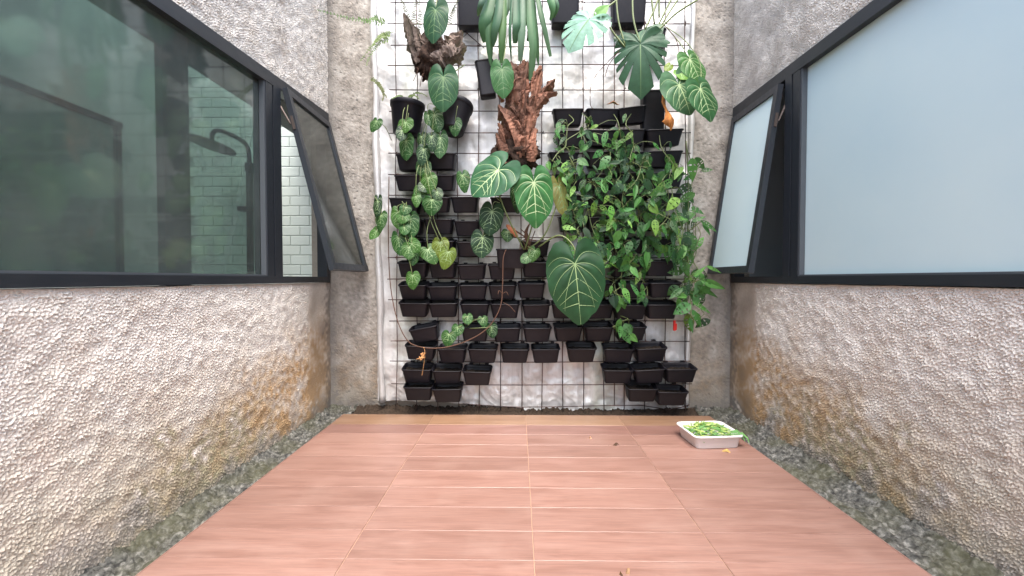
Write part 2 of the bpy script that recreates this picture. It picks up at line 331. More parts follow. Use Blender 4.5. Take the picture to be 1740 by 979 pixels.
def side_wall(sx, X, seed, ztop, root):
    """Rough cast skin below and above the window: one mesh; sx is the outward direction of the room side (+1 faces +X)."""
    V = []; Fs = []; S = []; off = 0
    for (kind, y0, y1, z0, z1, dy, dz) in (('low', 0.45, YB + 0.005, ZG - 0.02, SILL, 0.0036, 0.0033), ('up', 1.35, YB + 0.005, 0, 2.95, 0.0045, 0.0042)):
        ny = int((y1 - y0) / dy)
        ys = np.linspace(y0, y1, ny)
        if kind == 'low': nz = int((z1 - z0) / dz); zs0 = np.full(ny, z0); zs1 = np.full(ny, z1)
        else: zs0 = np.array([ztop(y) for y in ys]) - 0.004; nz = int((z1 - zs0.mean()) / dz); zs1 = np.full(ny, z1)
        t = np.linspace(0, 1, nz)
        Yg = np.repeat(ys[:, None], nz, 1); Zg = zs0[:, None] + (zs1 - zs0)[:, None] * t[None, :]
        wob = fnoise(ny, nz, dy, dz, 0.25, 0.6, seed + 20)
        wob2 = fnoise(ny, nz, dy, dz, 0.06, 0.6, seed + 21)
        if kind == 'low':
            sm = 1 - 0.85 * sstep(2.50, 2.56, Yg + 0.012 * wob) 
            sm *= 0.12 + 0.88 * sstep(0.0, 0.022, SILL - Zg + 0.004 * wob2)
            h = stucco(None, ny, nz, dy, dz, 0.0021, sm, seed, 0.80)
            b_ = 0.6 - 0.27 * (2.8 - Yg)               # upper edge of the ochre tide mark
            och = sstep(0.16, -0.06, Zg - b_ + 0.05 * wob) * sstep(0.9, 1.9, Yg) * (0.42 + 0.16 * wob + 0.10 * wob2)
            och *= 1.15 - 0.35 * sstep(2.5, 2.7, Yg)
            och += 0.22 * sstep(0.75, 0.2, Zg + 0.1 * wob)
            mos = sstep(0.5, 0.1, np.abs(Yg - (1.75 if sx > 0 else 1.9)) + 0.1 * wob) * sstep(0.42, 0.1, Zg + 0.06 * wob) * (0.5 + 0.25 * wob2)
            mos += 0.5 * sstep(0.75, 0.1, Zg + 0.06 * wob) * sstep(2.4, 1.3, Yg) * (0.6 + 0.3 * wob)
            grime_shade = sstep(0.13, -0.01, Zg + 0.035 * wob + 0.025 * wob2) * (0.62 + 0.22 * wob2)
            grime_shade += sstep(2.50, 2.62, Yg + 0.02 * wob) * (0.20 + 0.10 * wob); och += sstep(2.49, 2.58, Yg + 0.02 * wob) * (0.30 + 0.08 * wob) * sstep(0.95, 0.6, Zg)
            grime_shade += 0.5 * sstep(2.72, 2.81, Yg + 0.02 * wob2)  # shade of the far corner painted into the mask
        else:
            sm = np.ones_like(Yg) if sx > 0 else 1 - 0.55 * sstep(2.0, 2.5, Yg + 0.1 * wob); h = stucco(None, ny, nz, dy, dz, 0.0024, sm, seed + 50, 0.75)
            och = np.clip(0.06 * wob, 0, 1); mos = np.zeros_like(Yg); grime_shade = np.clip(0.06 * wob2, 0, 0.2) + (0.34 * sstep(1.9, 2.4, Yg + 0.1 * wob) * np.clip(0.8 + 0.25 * wob, 0, 1) if sx < 0 else 0.0)
        h = np.clip(h, -0.010, 0.012)
        v = np.stack([X + sx * h, Yg, Zg - 0.45 * (h - h.min()) * (1 if kind == 'low' else 0.6)], -1).reshape(-1, 3)
        V.append(v); Fs.append(grid_faces(ny, nz, flip=(sx < 0)) + off); off += len(v)
        S.append(np.clip(np.stack([och, mos, grime_shade], -1).reshape(-1, 3), 0, 0.95))
    nfine = off
    # wall core and the unseen rest
    mb = MB(); xa, xb = X - sx * 0.014, X - sx * 0.13
    lo, hi = min(xa, xb), max(xa, xb)
    mb.box((lo, -1.2, ZG - 0.25), (hi, YB + 0.14, SILL - 0.003))
    mb.box((lo, -1.2, SILL - 0.003), (hi, -0.35, WALL_TOP))
    fn = lambda x, y, z: (x, y, z if z > 3 else ztop(y) + 0.001)
    mb.box((lo, -0.35, 0), (hi, YB + 0.14, WALL_TOP), fn=fn)
    xs = (min(X, hi) if sx > 0 else X); 
    a_, b2 = (X - 0.02, X) if sx > 0 else (X, X + 0.02)
    mb.box((a_, -1.2, ZG - 0.25), (b2, 0.449, SILL - 0.001)); mb.box((a_, -0.35, 0), (b2, 1.349, WALL_TOP), fn=fn); mb.box((a_, 1.349, 2.951), (b2, YB, WALL_TOP))
    V.append(np.array([tuple(p) for p in mb.v])); Fs.append(np.array(mb.f) + off)
    me = mk('wall_surface', np.concatenate(V), np.concatenate(Fs), M_ST, False)
    sm = np.zeros(len(me.polygons), dtype=bool); sm[:] = False; me.polygons.foreach_set('use_smooth', sm)
    stain_shade_attr(me, np.concatenate(S))
    return ob('wall_surface', me, root)

# ---- left wall with its window
wl = thing('stucco_wall', 'left rough cast wall holding the dark green glass window, stained ochre low down', 'wall')
side_wall(1, XL, 11, ztopL, wl)
wr = thing('stucco_wall', 'right rough cast wall holding the pale frosted window, stained ochre low down', 'wall')
side_wall(-1, XR, 71, ztopR, wr)

def window(root, sx, X, ztop, ym0, ym1, paneM, sash_a, sash_top, sash_bot, hand):
    y0, y1 = -0.35, 2.803; fd0, fd1 = 0.012, -0.055      # proud of / behind the wall face
    FX = lambda d: X + sx * d
    def bxx(mb, y_a, y_b, z_a, z_b, da=fd0, db=fd1):
        xa, xb = sorted((FX(da), FX(db)))
        mb.box((xa, y_a, 0), (xb, y_b, 1), fn=lambda x, y, z: (x, y, (z_b(y) if callable(z_b) else z_b) if z else (z_a(y) if callable(z_a) else z_a)))
    mb = MB()
    zt = lambda y: ztop(y); zi = lambda y: ztop(y) - 0.062
    bxx(mb, y0, y1, SILL, SILL_T)                                   # bottom rail
    bxx(mb, y0, y1, zi, zt)                                         # head
    bxx(mb, y0, y0 + 0.05, SILL_T, zi)
    bxx(mb, y1 - 0.045, y1, SILL_T, zi)                             # far jamb
    fr = mb.part('window_frame', M_FRAME, root)
    m2 = MB(); bxx(m2, ym0, ym0 + 0.055, SILL_T, zi, 0.010, -0.06); bxx(m2, ym0 + 0.055, ym0 + 0.064, SILL_T, zi, 0.002, -0.06); bxx(m2, ym0 + 0.064, ym1, SILL_T, zi, 0.012, -0.06)
    m2.part('mullion', M_FRAME, fr)
    m3 = MB(); bxx(m3, y0 + 0.05, ym0, SILL_T, lambda y: SILL_T + 0.008, 0.006, -0.02); bxx(m3, ym0 - 0.01, ym0, SILL_T + 0.008, zi, 0.006, -0.02)
    m3.part('glazing_bead', mat('grey_bead', (0.07, 0.08, 0.09), 0.45), fr)
    m4 = MB(); bxx(m4, y0 + 0.05, ym0, SILL_T, zi, -0.022, -0.030); m4.part('pane', paneM, fr)
    # swung out sash, hinged at its head
    ca, sa = math.cos(sash_a), math.sin(sash_a)
    ys0, ys1 = ym1 + 0.004, y1 - 0.05
    def sm(d, y, t):       # d down from the hinge, t out of the sash plane
        return (X + sx * (0.016 + d * sa + t * ca), y, sash_top - d * ca + t * sa)
    def sb(mb, d0, d1, ya, yb, t0=0.0, t1=0.03): mb.box((d0, ya, t0), (d1, yb, t1), fn=sm)
    D = (sash_top - sash_bot) / ca
    ms = MB(); sb(ms, 0, 0.04, ys0, ys1); sb(ms, D - 0.04, D, ys0, ys1, 0, 0.032); sb(ms, 0.04, D - 0.04, ys0, ys0 + 0.034); sb(ms, 0.04, D - 0.04, ys1 - 0.034, ys1)
    sash = ms.part('window_sash', M_FRAME, root)
    mp = MB(); sb(mp, 0.04, D - 0.04, ys0 + 0.034, ys1 - 0.034, 0.012, 0.018); mp.part('sash_pane', M_FROST if paneM is M_FROST else M_SASHGLASS, sash)
    mg = MB()
    pA = Vector(sm(0.20, ys0 + 0.004, -0.004)); pB = Vector((FX(-0.02), ys0 + 0.004, sash_top - 0.05)); 
    mg.tube([pB, (pA + pB) / 2 + Vector((0, -0.004, 0)), pA], 0.006, 6); mg.part('stay_arm', M_STEEL, sash)
    mh = MB(); sb(mh, 0.16, 0.235, ys0 - 0.006, ys0, 0.006, 0.02); mh.part('hinge_plate', M_STEEL, sash)
    return fr
window(wl, 1, XL, ztopL, 2.105, 2.235, M_GLASS, R(14.2), 1.948, 0.945, 1)
window(wr, -1, XR, ztopR, 2.145, 2.262, M_FROST, R(8.2), 1.965, 0.93, 1)

# ---- back wall
wb = thing('stucco_wall', 'far end rough cast wall carrying the silver sheet and planted wire grid', 'wall')
def back_wall(root):
    V = []; Fs = []; S = []; off = 0
    for k, (x0, x1) in enumerate(((XL - 0.02, -0.93), (1.16, XR + 0.02))):
        d = 0.0045; nx = int((x1 - x0) / d); nz = int(3.0 / d); xs = np.linspace(x0, x1, nx); zs = np.linspace(ZG - 0.02, 2.95, nz)
        Xg, Zg = np.meshgrid(xs, zs, indexing='ij'); wob = fnoise(nx, nz, d, d, 0.2, 0.6, 200 + k); wob2 = fnoise(nx, nz, d, d, 0.05, 0.6, 210 + k)
        spots = np.clip(fnoise(nx, nz, d, d, 0.03, 0.5, 220 + k) - 1.1, 0, 2)
        h = stucco(None, nx, nz, d, d, 0.0018, np.clip(0.35 + 0.3 * wob, 0.1, 0.9), 230 + 9 * k) - 0.003 * spots
        h = np.clip(h, -0.008, 0.010)
        och = 0.16 + 0.05 * wob + 0.62 * sstep(0.75, 0.2, Zg + 0.06 * wob) * (0.7 + 0.3 * wob)
        mos = 0.08 + 0.06 * wob2 + 0.35 * sstep(0.3, 0.0, Zg + 0.05 * wob)
        grime_shade = 0.58 + 0.06 * wob2 + 0.05 * wob + 0.4 * sstep(0.12, -0.03, Zg + 0.03 * wob2)
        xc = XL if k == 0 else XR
        grime_shade += 0.35 * sstep(0.07, 0.0, np.abs(Xg - xc) + 0.02 * wob2)  # shade in the two corners painted in as darker plaster
        V.append(np.stack([Xg, YB - h, Zg - 0.3 * h], -1).reshape(-1, 3)); Fs.append(grid_faces(nx, nz, flip=True) + off); off += nx * nz
        S.append(np.clip(np.stack([och, mos, grime_shade], -1).reshape(-1, 3), 0, 0.9))
    mb = MB(); mb.box((XL - 0.13, YB + 0.012, ZG - 0.25), (XR + 0.13, YB + 0.14, WALL_TOP)); mb.box((-0.929, YB, ZG - 0.2), (1.159, YB + 0.0125, WALL_TOP))
    mb.box((XL + 0.001, YB, 2.951), (-0.9295, YB + 0.0125, WALL_TOP)); mb.box((1.1595, YB, 2.951), (XR - 0.001, YB + 0.0125, WALL_TOP))
    V.append(np.array([tuple(p) for p in mb.v])); Fs.append(np.array(mb.f) + off)
    me = mk('wall_surface', np.concatenate(V), np.concatenate(Fs), M_ST)
    st = np.concatenate(S); extra = np.tile(np.array([[0.25, 0.1, 0.35]]), (len(mb.v), 1)); stain_shade_attr(me, np.concatenate([st, extra]))
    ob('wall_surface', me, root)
back_wall(wb)

# ---- ground and the rough strips beside the deck
g = MB(); g.add([(-40, -40, ZG - 0.03), (40, -40, ZG - 0.03), (40, 40, ZG - 0.03), (-40, 40, ZG - 0.03)], [(0, 1, 2, 3)])
tag(ob('ground', g.mesh('ground', M_GROUND)), kind='structure')
DX0, DX1, DY1 = -1.158, 1.255, 2.665
def strip_ground(name, m, rects):
    V = []; Fs = []; off = 0
    for k, (x0, x1, y0, y1) in enumerate(rects):
        d = 0.0055; nx = int((x1 - x0) / d); ny = int((y1 - y0) / d); Xg, Yg = np.meshgrid(np.linspace(x0, x1, nx), np.linspace(y0, y1, ny), indexing='ij')
        a = fnoise(nx, ny, d, d, 0.024, 0.45, 300 + k); b = fnoise(nx, ny, d, d, 0.08, 0.5, 310 + k)
        ed = np.minimum(np.abs(Xg - XL), np.abs(Xg - XR)); ed = np.minimum(ed, np.abs(Yg - YB))
        z = -0.020 + 0.006 * np.tanh(1.4 * a) + 0.005 * b + 0.03 * np.exp(-(ed / 0.04) ** 1.3)
        V.append(np.stack([Xg, Yg, np.where(np.minimum(np.abs(Xg - DX0), np.abs(Xg - DX1)) < 0.012, np.minimum(z, -0.012), np.minimum(z, 0.03))], -1).reshape(-1, 3)); Fs.append(grid_faces(nx, ny, flip=True) + off); off += nx * ny
    return tag(ob(name, mk(name, np.concatenate(V), np.concatenate(Fs), m)), kind='structure')
strip_ground('ground_strip', M_GROUND, ((XL - 0.01, DX0 + 0.03, 0.3, YB + 0.005), (DX1 - 0.03, XR + 0.01, 0.3, YB + 0.005)))
M_EARTH = mat('damp_earth', (0.045, 0.033, 0.024), 0.95, 0, 0.2)
strip_ground('earth_strip', M_EARTH, ((DX0 + 0.029, DX1 - 0.029, DY1 - 0.03, YB + 0.005),))

# ---- tiled deck
deck = ob('deck', MB().box((DX0, -0.9, -0.055), (DX1, DY1, -0.0035)).mesh('deck', M_DGROUT)); tag(deck, kind='structure')
def tilemesh(name, w_, d_):
    t, b = 0.010, 0.0012
    v = [(x * (w_ / 2), y * (d_ / 2), -t) for x, y in ((-1, -1), (1, -1), (1, 1), (-1, 1))]
    v += [(x * (w_ / 2), y * (d_ / 2), -b) for x, y in ((-1, -1), (1, -1), (1, 1), (-1, 1))]
    v += [(x * (w_ / 2 - b), y * (d_ / 2 - b), 0) for x, y in ((-1, -1), (1, -1), (1, 1), (-1, 1))]
    f = [(0, 3, 2, 1)] + [(i, (i + 1) % 4, 4 + (i + 1) % 4, 4 + i) for i in range(4)] + [(4 + i, 4 + (i + 1) % 4, 8 + (i + 1) % 4, 8 + i) for i in range(4)] + [(8, 9, 10, 11)]
    return mk(name, v, f, M_DECK)
GX = [DX0, P(735, 707, 1).x / P(735, 707, 1).y * 2.66, 0.06, 0.70, DX1]
GX = [DX0, -0.556, 0.052, 0.655, DX1]
DROW = 0.1505
ROW0 = DY1 - 0.182
tcache = {}
for i in range(4):
    for r_ in range(-1, 22):
        ya = ROW0 - r_ * DROW; yb = DY1 if r_ == -1 else ya
        y0, y1 = (ROW0, DY1) if r_ == -1 else (ya - DROW, ya)
        if y0 < -0.9: continue
        gapx, gapy = 0.0030, rnd.choice((0.0024, 0.0018, 0.0010, 0.0006))
        w_, d_ = GX[i + 1] - GX[i] - gapx, y1 - y0 - gapy
        k = (i, r_ == -1, gapy)
        if k not in tcache: tcache[k] = tilemesh('floor_tile', w_, d_)
        o = ob('floor_tile', tcache[k], deck, ((GX[i] + GX[i + 1]) / 2, (y0 + y1) / 2, 0.0 + rnd.uniform(-0.0004, 0.0004)))
        o.color = (.98, 1.02, .78, 1) if r_ == -1 else (.88, .84, .86, 1) if r_ == 0 else (1, 1, 1, 1)  # first full row's tint carries the dark reflection of the wall
        o.rotation_euler = (rnd.uniform(-0.002, 0.002), rnd.uniform(-0.0008, 0.0008), rnd.uniform(-0.0015, 0.0015))
    # tiled nosing down the deck's back and sides stays plain
ob('deck_edge', MB().box((DX0 - 0.004, -0.9, -0.056), (DX0 - 0.0005, DY1, -0.001)).box((DX1 + 0.0005, -0.9, -0.056), (DX1 + 0.004, DY1, -0.001)).box((DX0 - 0.004, DY1 + 0.0005, -0.056), (DX1 + 0.004, DY1 + 0.004, -0.001)).mesh('deck_edge', M_DECK), deck)

# ---- rooms behind the windows
def room(name, xa, xb, y0, y1, z0, z1, m, gap=None):
    mb = MB(); t = 0.08; xl, xh = min(xa, xb), max(xa, xb)
    far = xb; sgn = 1 if xb > xa else -1
    mb.box((min(far, far + sgn * t), y0, z0), (max(far, far + sgn * t), y1, z1))
    mb.box((xl, y1 + 0.001, z0), (xh, y1 + t, z1)); mb.box((xl, y0 - t, z0), (xh, y0 - 0.001, z1))
    mb.box((xl, y0, z0 - t), (xh, y1, z0 - 0.001))
    if gap: mb.box((xl, y0, z1 + 0.001), (xh, gap[0], z1 + t)); mb.box((xl, gap[1], z1 + 0.001), (xh, y1, z1 + t))
    else: mb.box((xl, y0, z1 + 0.001), (xh, y1, z1 + t))
    return tag(ob(name, mb.mesh(name, m)), kind='structure')
BY = 3.12
room('bathroom', XL - 0.135, -2.62, -1.0, BY + 0.012, -0.1, 3.0, M_BATH, (-0.9, BY))  # unseen roof left open so more daylight falls on the tiles
room('dark_room', XR + 0.135, 3.6, -1.0, 3.2, -0.1, 2.4, M_ROOM)
# the lintel drop inside the bathroom window and the dark post behind the glass
tag(ob('ceiling_beam', MB().box((-1.70, -0.9, 2.0), (XL - 0.136, BY - 0.002, 2.2)).mesh('ceiling_beam', M_INT)), 'dark ceiling beam seen through the top of the green window', 'beam')
tag(ob('window_post', MB().box((-1.402, 1.565, -0.09), (-1.372, 1.69, 1.999)).mesh('window_post', mat('dark_post', (0.035, 0.04, 0.042), 0.6))), 'dark upright post standing just behind the misted green glass', 'post')
tw = thing('tiled_wall', 'bathroom wall of white brick bond tiles seen through the open window sash', 'wall', (-1.45, BY, 0))
MB().box((-2.615, BY + 0.004, -0.09), (XL - 0.137, BY + 0.011, 2.99)).part('grout_bed', M_GROUT, tw)
TW, TH = 0.150, 0.0755
def wtile():
    b = 0.004; w2, h2 = TW / 2 - 0.0018, TH / 2 - 0.0018
    v = [(x * w2, 0.004, z * h2) for x, z in ((-1, -1), (1, -1), (1, 1), (-1, 1))] + [(x * w2, -0.003, z * h2) for x, z in ((-1, -1), (1, -1), (1, 1), (-1, 1))] + [(x * (w2 - b), -0.005, z * (h2 - b)) for x, z in ((-1, -1), (1, -1), (1, 1), (-1, 1))]
    f = [(i, (i + 1) % 4, 4 + (i + 1) % 4, 4 + i) for i in range(4)] + [(4 + i, 4 + (i + 1) % 4, 8 + (i + 1) % 4, 8 + i) for i in range(4)] + [(8, 9, 10, 11)]
    return v, f
tv, tf = wtile(); tme = mk('wall_tile', tv, tf, M_TILE); rest = MB()
for r_ in range(40):
    for c_ in range(8):
        x = -1.455 - TW / 2 - c_ * TW + (TW / 2 if r_ % 2 else 0); z = -0.05 + TH / 2 + r_ * TH
        if x + TW / 2 > -1.452 or x - TW / 2 < -2.62: continue
        if c_ < 8 and 0.75 < z < 2.9:
            o = ob('wall_tile', tme, tw, Vector((x, BY, z)) - tw.location); o.rotation_euler = (rnd.uniform(-.006, .006), 0, rnd.uniform(-.006, .006))
        else: rest.add([Vector(p) + Vector((x, BY, z)) for p in tv], tf)
tag(rest.part('tile_field', M_TILE, tw), kind='stuff')
# shower
SY = 2.80
sh = thing('shower', 'black shower with round rain head behind the misted green glass', 'shower', P(425, 460, SY))
a = P(425, 282, SY); ms = MB()
ms.tube([P(426, 480, SY), P(424, 282, SY)], 0.022, 8); ms.part('riser_pipe', M_SHOWER, sh, True)
ms = MB(); ms.tube(spline([P(424, 284, SY), P(422, 255, SY), P(412, 240, SY), P(385, 226, SY), P(368, 222, SY), P(361, 228, SY), P(360, 240, SY)], 5), 0.014, 8); ms.part('shower_arm', M_SHOWER, sh, True)
hc = P(359, 246, SY); ms = MB(); n = 24; vs = []; 
for (rr, zz) in ((0.02, 0.03), (0.14, 0.008), (0.145, -0.004), (0.138, -0.014)):
    vs += [hc + Vector((rr * math.cos(2 * math.pi * i / n), rr * math.sin(2 * math.pi * i / n), zz - 0.24 * rr * math.cos(2 * math.pi * i / n) - 0.10 * rr * math.sin(2 * math.pi * i / n))) for i in range(n)]
ms.add(vs, [(k * n + i, k * n + (i + 1) % n, (k + 1) * n + (i + 1) % n, (k + 1) * n + i) for k in range(3) for i in range(n)] + [tuple(range(n))[::-1], tuple(3 * n + i for i in range(n))]); ms.part('shower_head', M_SHOWER, sh, True)
ms = MB(); c = P(424, 356, SY); ms.box(c - Vector((0.06, 0.04, 0.014)), c + Vector((0.05, 0.02, 0.014))); ms.part('mixer_valve', M_SHOWER, sh)
ms = MB(); c = P(425, 285, SY); ms.box(c - Vector((0.022, 0.022, 0.03)), c + Vector((0.022, 0.022, 0.03))); ms.part('diverter', M_SHOWER, sh)
sc = thing('shower_screen', 'clear shower screen with black top rail behind the green glass', 'shower screen', (-2.38, 2.4, -0.09))
MB().box((-2.385, 0.2, -0.09), (-2.377, 2.385, 1.80)).part('screen_glass', M_SCREEN, sc)
MB().box((-2.397, 0.2, 1.80), (-2.365, 2.42, 1.832)).box((-2.395, 2.386, -0.09), (-2.367, 2.412, 1.80)).part('screen_rail', M_SHOWER, sc)

# ------------------------------------------------------------------ silver sheet and wire grid on the back wall
YT = YB - 0.022; YW = 2.755
def tarp():
    x0, x1 = P(640, 400, YT).x, P(1172, 400, YT).x; zt = WALL_TOP - 0.06; d = 0.008
    nx = int((x1 - x0) / d); nz = int((zt - 0.0) / d)
    u = np.linspace(0, 1, nx); xs = x0 + (x1 - x0) * u
    pxs = np.array([640, 680, 740, 800, 860, 889, 892, 940, 1000, 1060, 1120, 1172]); pys = np.array([682, 682, 683, 687, 691, 694, 699, 698, 697, 695, 694, 692])
    zb = np.interp(xs, [P(a_, 600, YT).x for a_ in pxs], [P(870, b_, YT).z for b_ in pys])
    t = np.linspace(0, 1, nz); Xg = np.repeat(xs[:, None], nz, 1); Zg = zb[:, None] + (zt - zb[:, None]) * t[None, :]
    a_ = fnoise(nx, nz, d, d, 0.30, 0.5, 401); b_ = fnoise(nx, nz, d, d, 0.09, 0.5, 402); c_ = fnoise(nx, nz, d, d, 0.035, 0.4, 403)
    cr = np.exp(-(np.abs(fnoise(nx, nz, d, d, 0.35, 0.5, 404)) / 0.10)) + 0.6 * np.exp(-(np.abs(fnoise(nx, nz, d, d, 0.22, 0.4, 405)) / 0.10))
    fold = sstep(0.5, 0.0, Zg)                                     # more crumpled towards its foot
    h = 0.0045 * a_ + 0.0007 * b_ + 0.00025 * c_ + 0.0022 * cr + fold * (0.006 * np.exp(-np.abs(np.sin(Xg * 9 + Zg * 15 + 2.2 * a_)) / 0.16) + 0.0015 * b_)
    h = np.clip(h, -0.016, 0.03)
    v = np.stack([Xg, YT - h, Zg], -1).reshape(-1, 3)
    return v, grid_faces(nx, nz, flip=True), x0, x1, zt
tv_, tf_, tx0, tx1, tzt = tarp()
tp = thing('silver_tarp', 'crumpled silver plastic sheet hung over the far wall behind the planters', 'tarp', ((tx0 + tx1) / 2, YT, 0.02))
part('sheet', tv_, tf_, M_TARP, tp, True)
def rolled(px0, px1, r, seed, zb):
    rg = random.Random(seed); pts = []; rr = []
    for k in range(60):
        t = k / 59; z = zb + (tzt - zb) * t; x = P(px0 + (px1 - px0) * t, 400, YT).x
        pts.append((x + 0.004 * math.sin(9 * z + seed) + rg.uniform(-.0015, .0015), YT - 0.012 + rg.uniform(-.002, .002), z)); rr.append(r * (1 + 0.18 * math.sin(7 * z + 2 * seed) + rg.uniform(-.08, .08)))
    m = MB(); m.tube(pts, rr, 10); return m
rolled(648, 637, 0.021, 1, P(648, 682, YT).z).part('rolled_edge', M_TARP, tp, True)
rolled(1168, 1173, 0.016, 3, P(1170, 690, YT).z).part('rolled_edge', M_TARP, tp, True)

VX = [674, 709, 744, 779, 814, 850, 886, 922, 957, 991, 1026, 1061, 1096, 1131, 1165]
HY = [-32, 4, 40, 77, 112, 152, 189, 226, 261, 296, 332, 367, 403, 438, 474, 510, 545, 580, 614, 652, 689]
wm = thing('wire_mesh', 'rusty square wire grid fixed before the silver sheet, carrying the planters', 'wire mesh', P(920, 695, YW))
for k, x in enumerate(VX):
    m = MB(); pts = [P(x + rnd.uniform(-1.5, 1.5) + (0 if y > 300 else -1), y, YW + rnd.uniform(-.004, .004)) for y in (698, 600, 500, 400, 300, 200, 100, 0, -60)]
    m.tube(spline(pts, 2), 0.0034, 6); m.part('vertical_wire', M_WIRE, wm, True)
for k, y in enumerate(HY):
    m = MB(); bow = rnd.uniform(-2, 2)
    if y == 689: pts = [P(x, yy, YW - 0.008) for x, yy in ((786, 686), (880, 692), (1000, 690), (1090, 689), (1135, 696), (1172, 688))]
    else: pts = [P(x, y + bow * math.sin((x - 660) / 510 * math.pi) + rnd.uniform(-.8, .8), YW - 0.0075 + rnd.uniform(-.001, .001)) for x in (661 + rnd.uniform(-3, 4), 760, 870, 980, 1080, 1172 + rnd.uniform(-4, 4))]
    m.tube(spline(pts, 2), 0.0033, 6); m.part('horizontal_wire', M_WIRE, wm, True)
m = MB(); pts = [P(1044, y, YW + .004) for y in (690, 560, 420, 280, 140, -40)]; m.tube(pts, 0.003, 6); m.part('vertical_wire', M_WIRE, wm, True)
m = MB(); m.tube([P(774, 40, YW - .015), P(823, 82, YW - .015)], 0.003, 5); m.tube([P(812, 40, YW - .014), P(782, 68, YW - .014)], 0.002, 5); m.part('tie_wire', M_WIRE, wm)
m = MB()
for x in VX:
    for y in HY[1:-1]:
        if rnd.random() < 0.28:
            c = P(x, y, YW - 0.006)
            for q in range(3):
                dv = Vector((rnd.uniform(-1, 1), rnd.uniform(-.5, .5), rnd.uniform(-1, 1))).normalized() * rnd.uniform(.008, .016); m.tube([c - dv, c + dv + Vector((0, -.004, 0))], 0.0022, 4)
tag(m.part('tie_knot', M_WIRE, wm), kind='stuff')

# ------------------------------------------------------------------ planter boxes
def rrect(w_, d_, r, z, n=3):
    """Rounded rectangle loop, back edge at y = 0 side; centre of depth at y = -d/2 of the top."""
    out = []
    for cx, cy, a0 in ((w_ / 2 - r, d_ / 2 - r, 0), (-w_ / 2 + r, d_ / 2 - r, 90), (-w_ / 2 + r, -d_ / 2 + r, 180), (w_ / 2 - r, -d_ / 2 + r, 270)):
        for k in range(n + 1):
            a = R(a0 + 90 * k / n); out.append((cx + r * math.cos(a), cy + r * math.sin(a), z))
    return out
BW, BD, BH = 0.198, 0.135, 0.098
def loops_mesh(loops, cap_first=True, cap_last=False):
    n = len(loops[0]); v = [p for l in loops for p in l]
    f = [(k * n + i, k * n + (i + 1) % n, (k + 1) * n + (i + 1) % n, (k + 1) * n + i) for k in range(len(loops) - 1) for i in range(n)]
    if cap_first: f.append(tuple(range(n))[::-1])
    if cap_last: f.append(tuple((len(loops) - 1) * n + i for i in range(n)))
    return v, f
def box_mesh(w_, d_, h, taper):
    def sh_(l): return [(x, y - d_ / 2, z) for x, y, z in l]
    return loops_mesh([sh_(rrect(w_ * taper, d_ * 0.70, .014, -h)), sh_(rrect(w_ * (taper + .015), d_ * 0.73, .016, -h + .006)), sh_(rrect(w_ * .945, d_ * .93, .02, -.012)), sh_(rrect(w_ * .955, d_ * .94, .02, -.009)), sh_(rrect(w_ * .995, d_ * .995, .022, -.009)), sh_(rrect(w_, d_, .023, -.004)), sh_(rrect(w_ * .99, d_ * .985, .022, 0)), sh_(rrect(w_ * .955, d_ * .935, .02, -.001)), sh_(rrect(w_ * .93, d_ * .90, .018, -.02)), sh_(rrect(w_ * (taper * .5 + .45), d_ * .80, .016, -.06))], True, True)
bv, bf = box_mesh(BW, BD, BH, 0.80); BOX_ME = mk('box_body', bv, bf, M_POT, True)
def soilmesh(w_, d_, z, seed):
    rg = random.Random(seed); nx, ny = 12, 8; v = []
    for i in range(nx):
        for j in range(ny):
            v.append(((i / (nx - 1) - .5) * w_, -BD / 2 + (j / (ny - 1) - .5) * d_, z + rg.uniform(-.005, .007)))
    return mk('soil', np.array(v), grid_faces(nx, ny, True), M_SOIL, False)
SOILS = [soilmesh(BW * .89, BD * .82, -0.034, k) for k in range(4)]
hv, hf = MB().box((-.013, -.004, -.012), (.013, .010, .008)).box((-.013, .006, -.030), (.013, .010, -.0121)).v, None
_hm = MB().box((-.013, -.003, -.008), (.013, .011, .007)).box((-.013, .0075, -.032), (.013, .011, -.0081)); HOOK_ME = _hm.mesh('hook', M_POT)
ORD = ['', 'first', 'second', 'third', 'fourth', 'fifth', 'sixth', 'seventh', 'eighth', 'ninth', 'tenth', 'eleventh', 'twelfth', 'thirteenth', 'fourteenth']
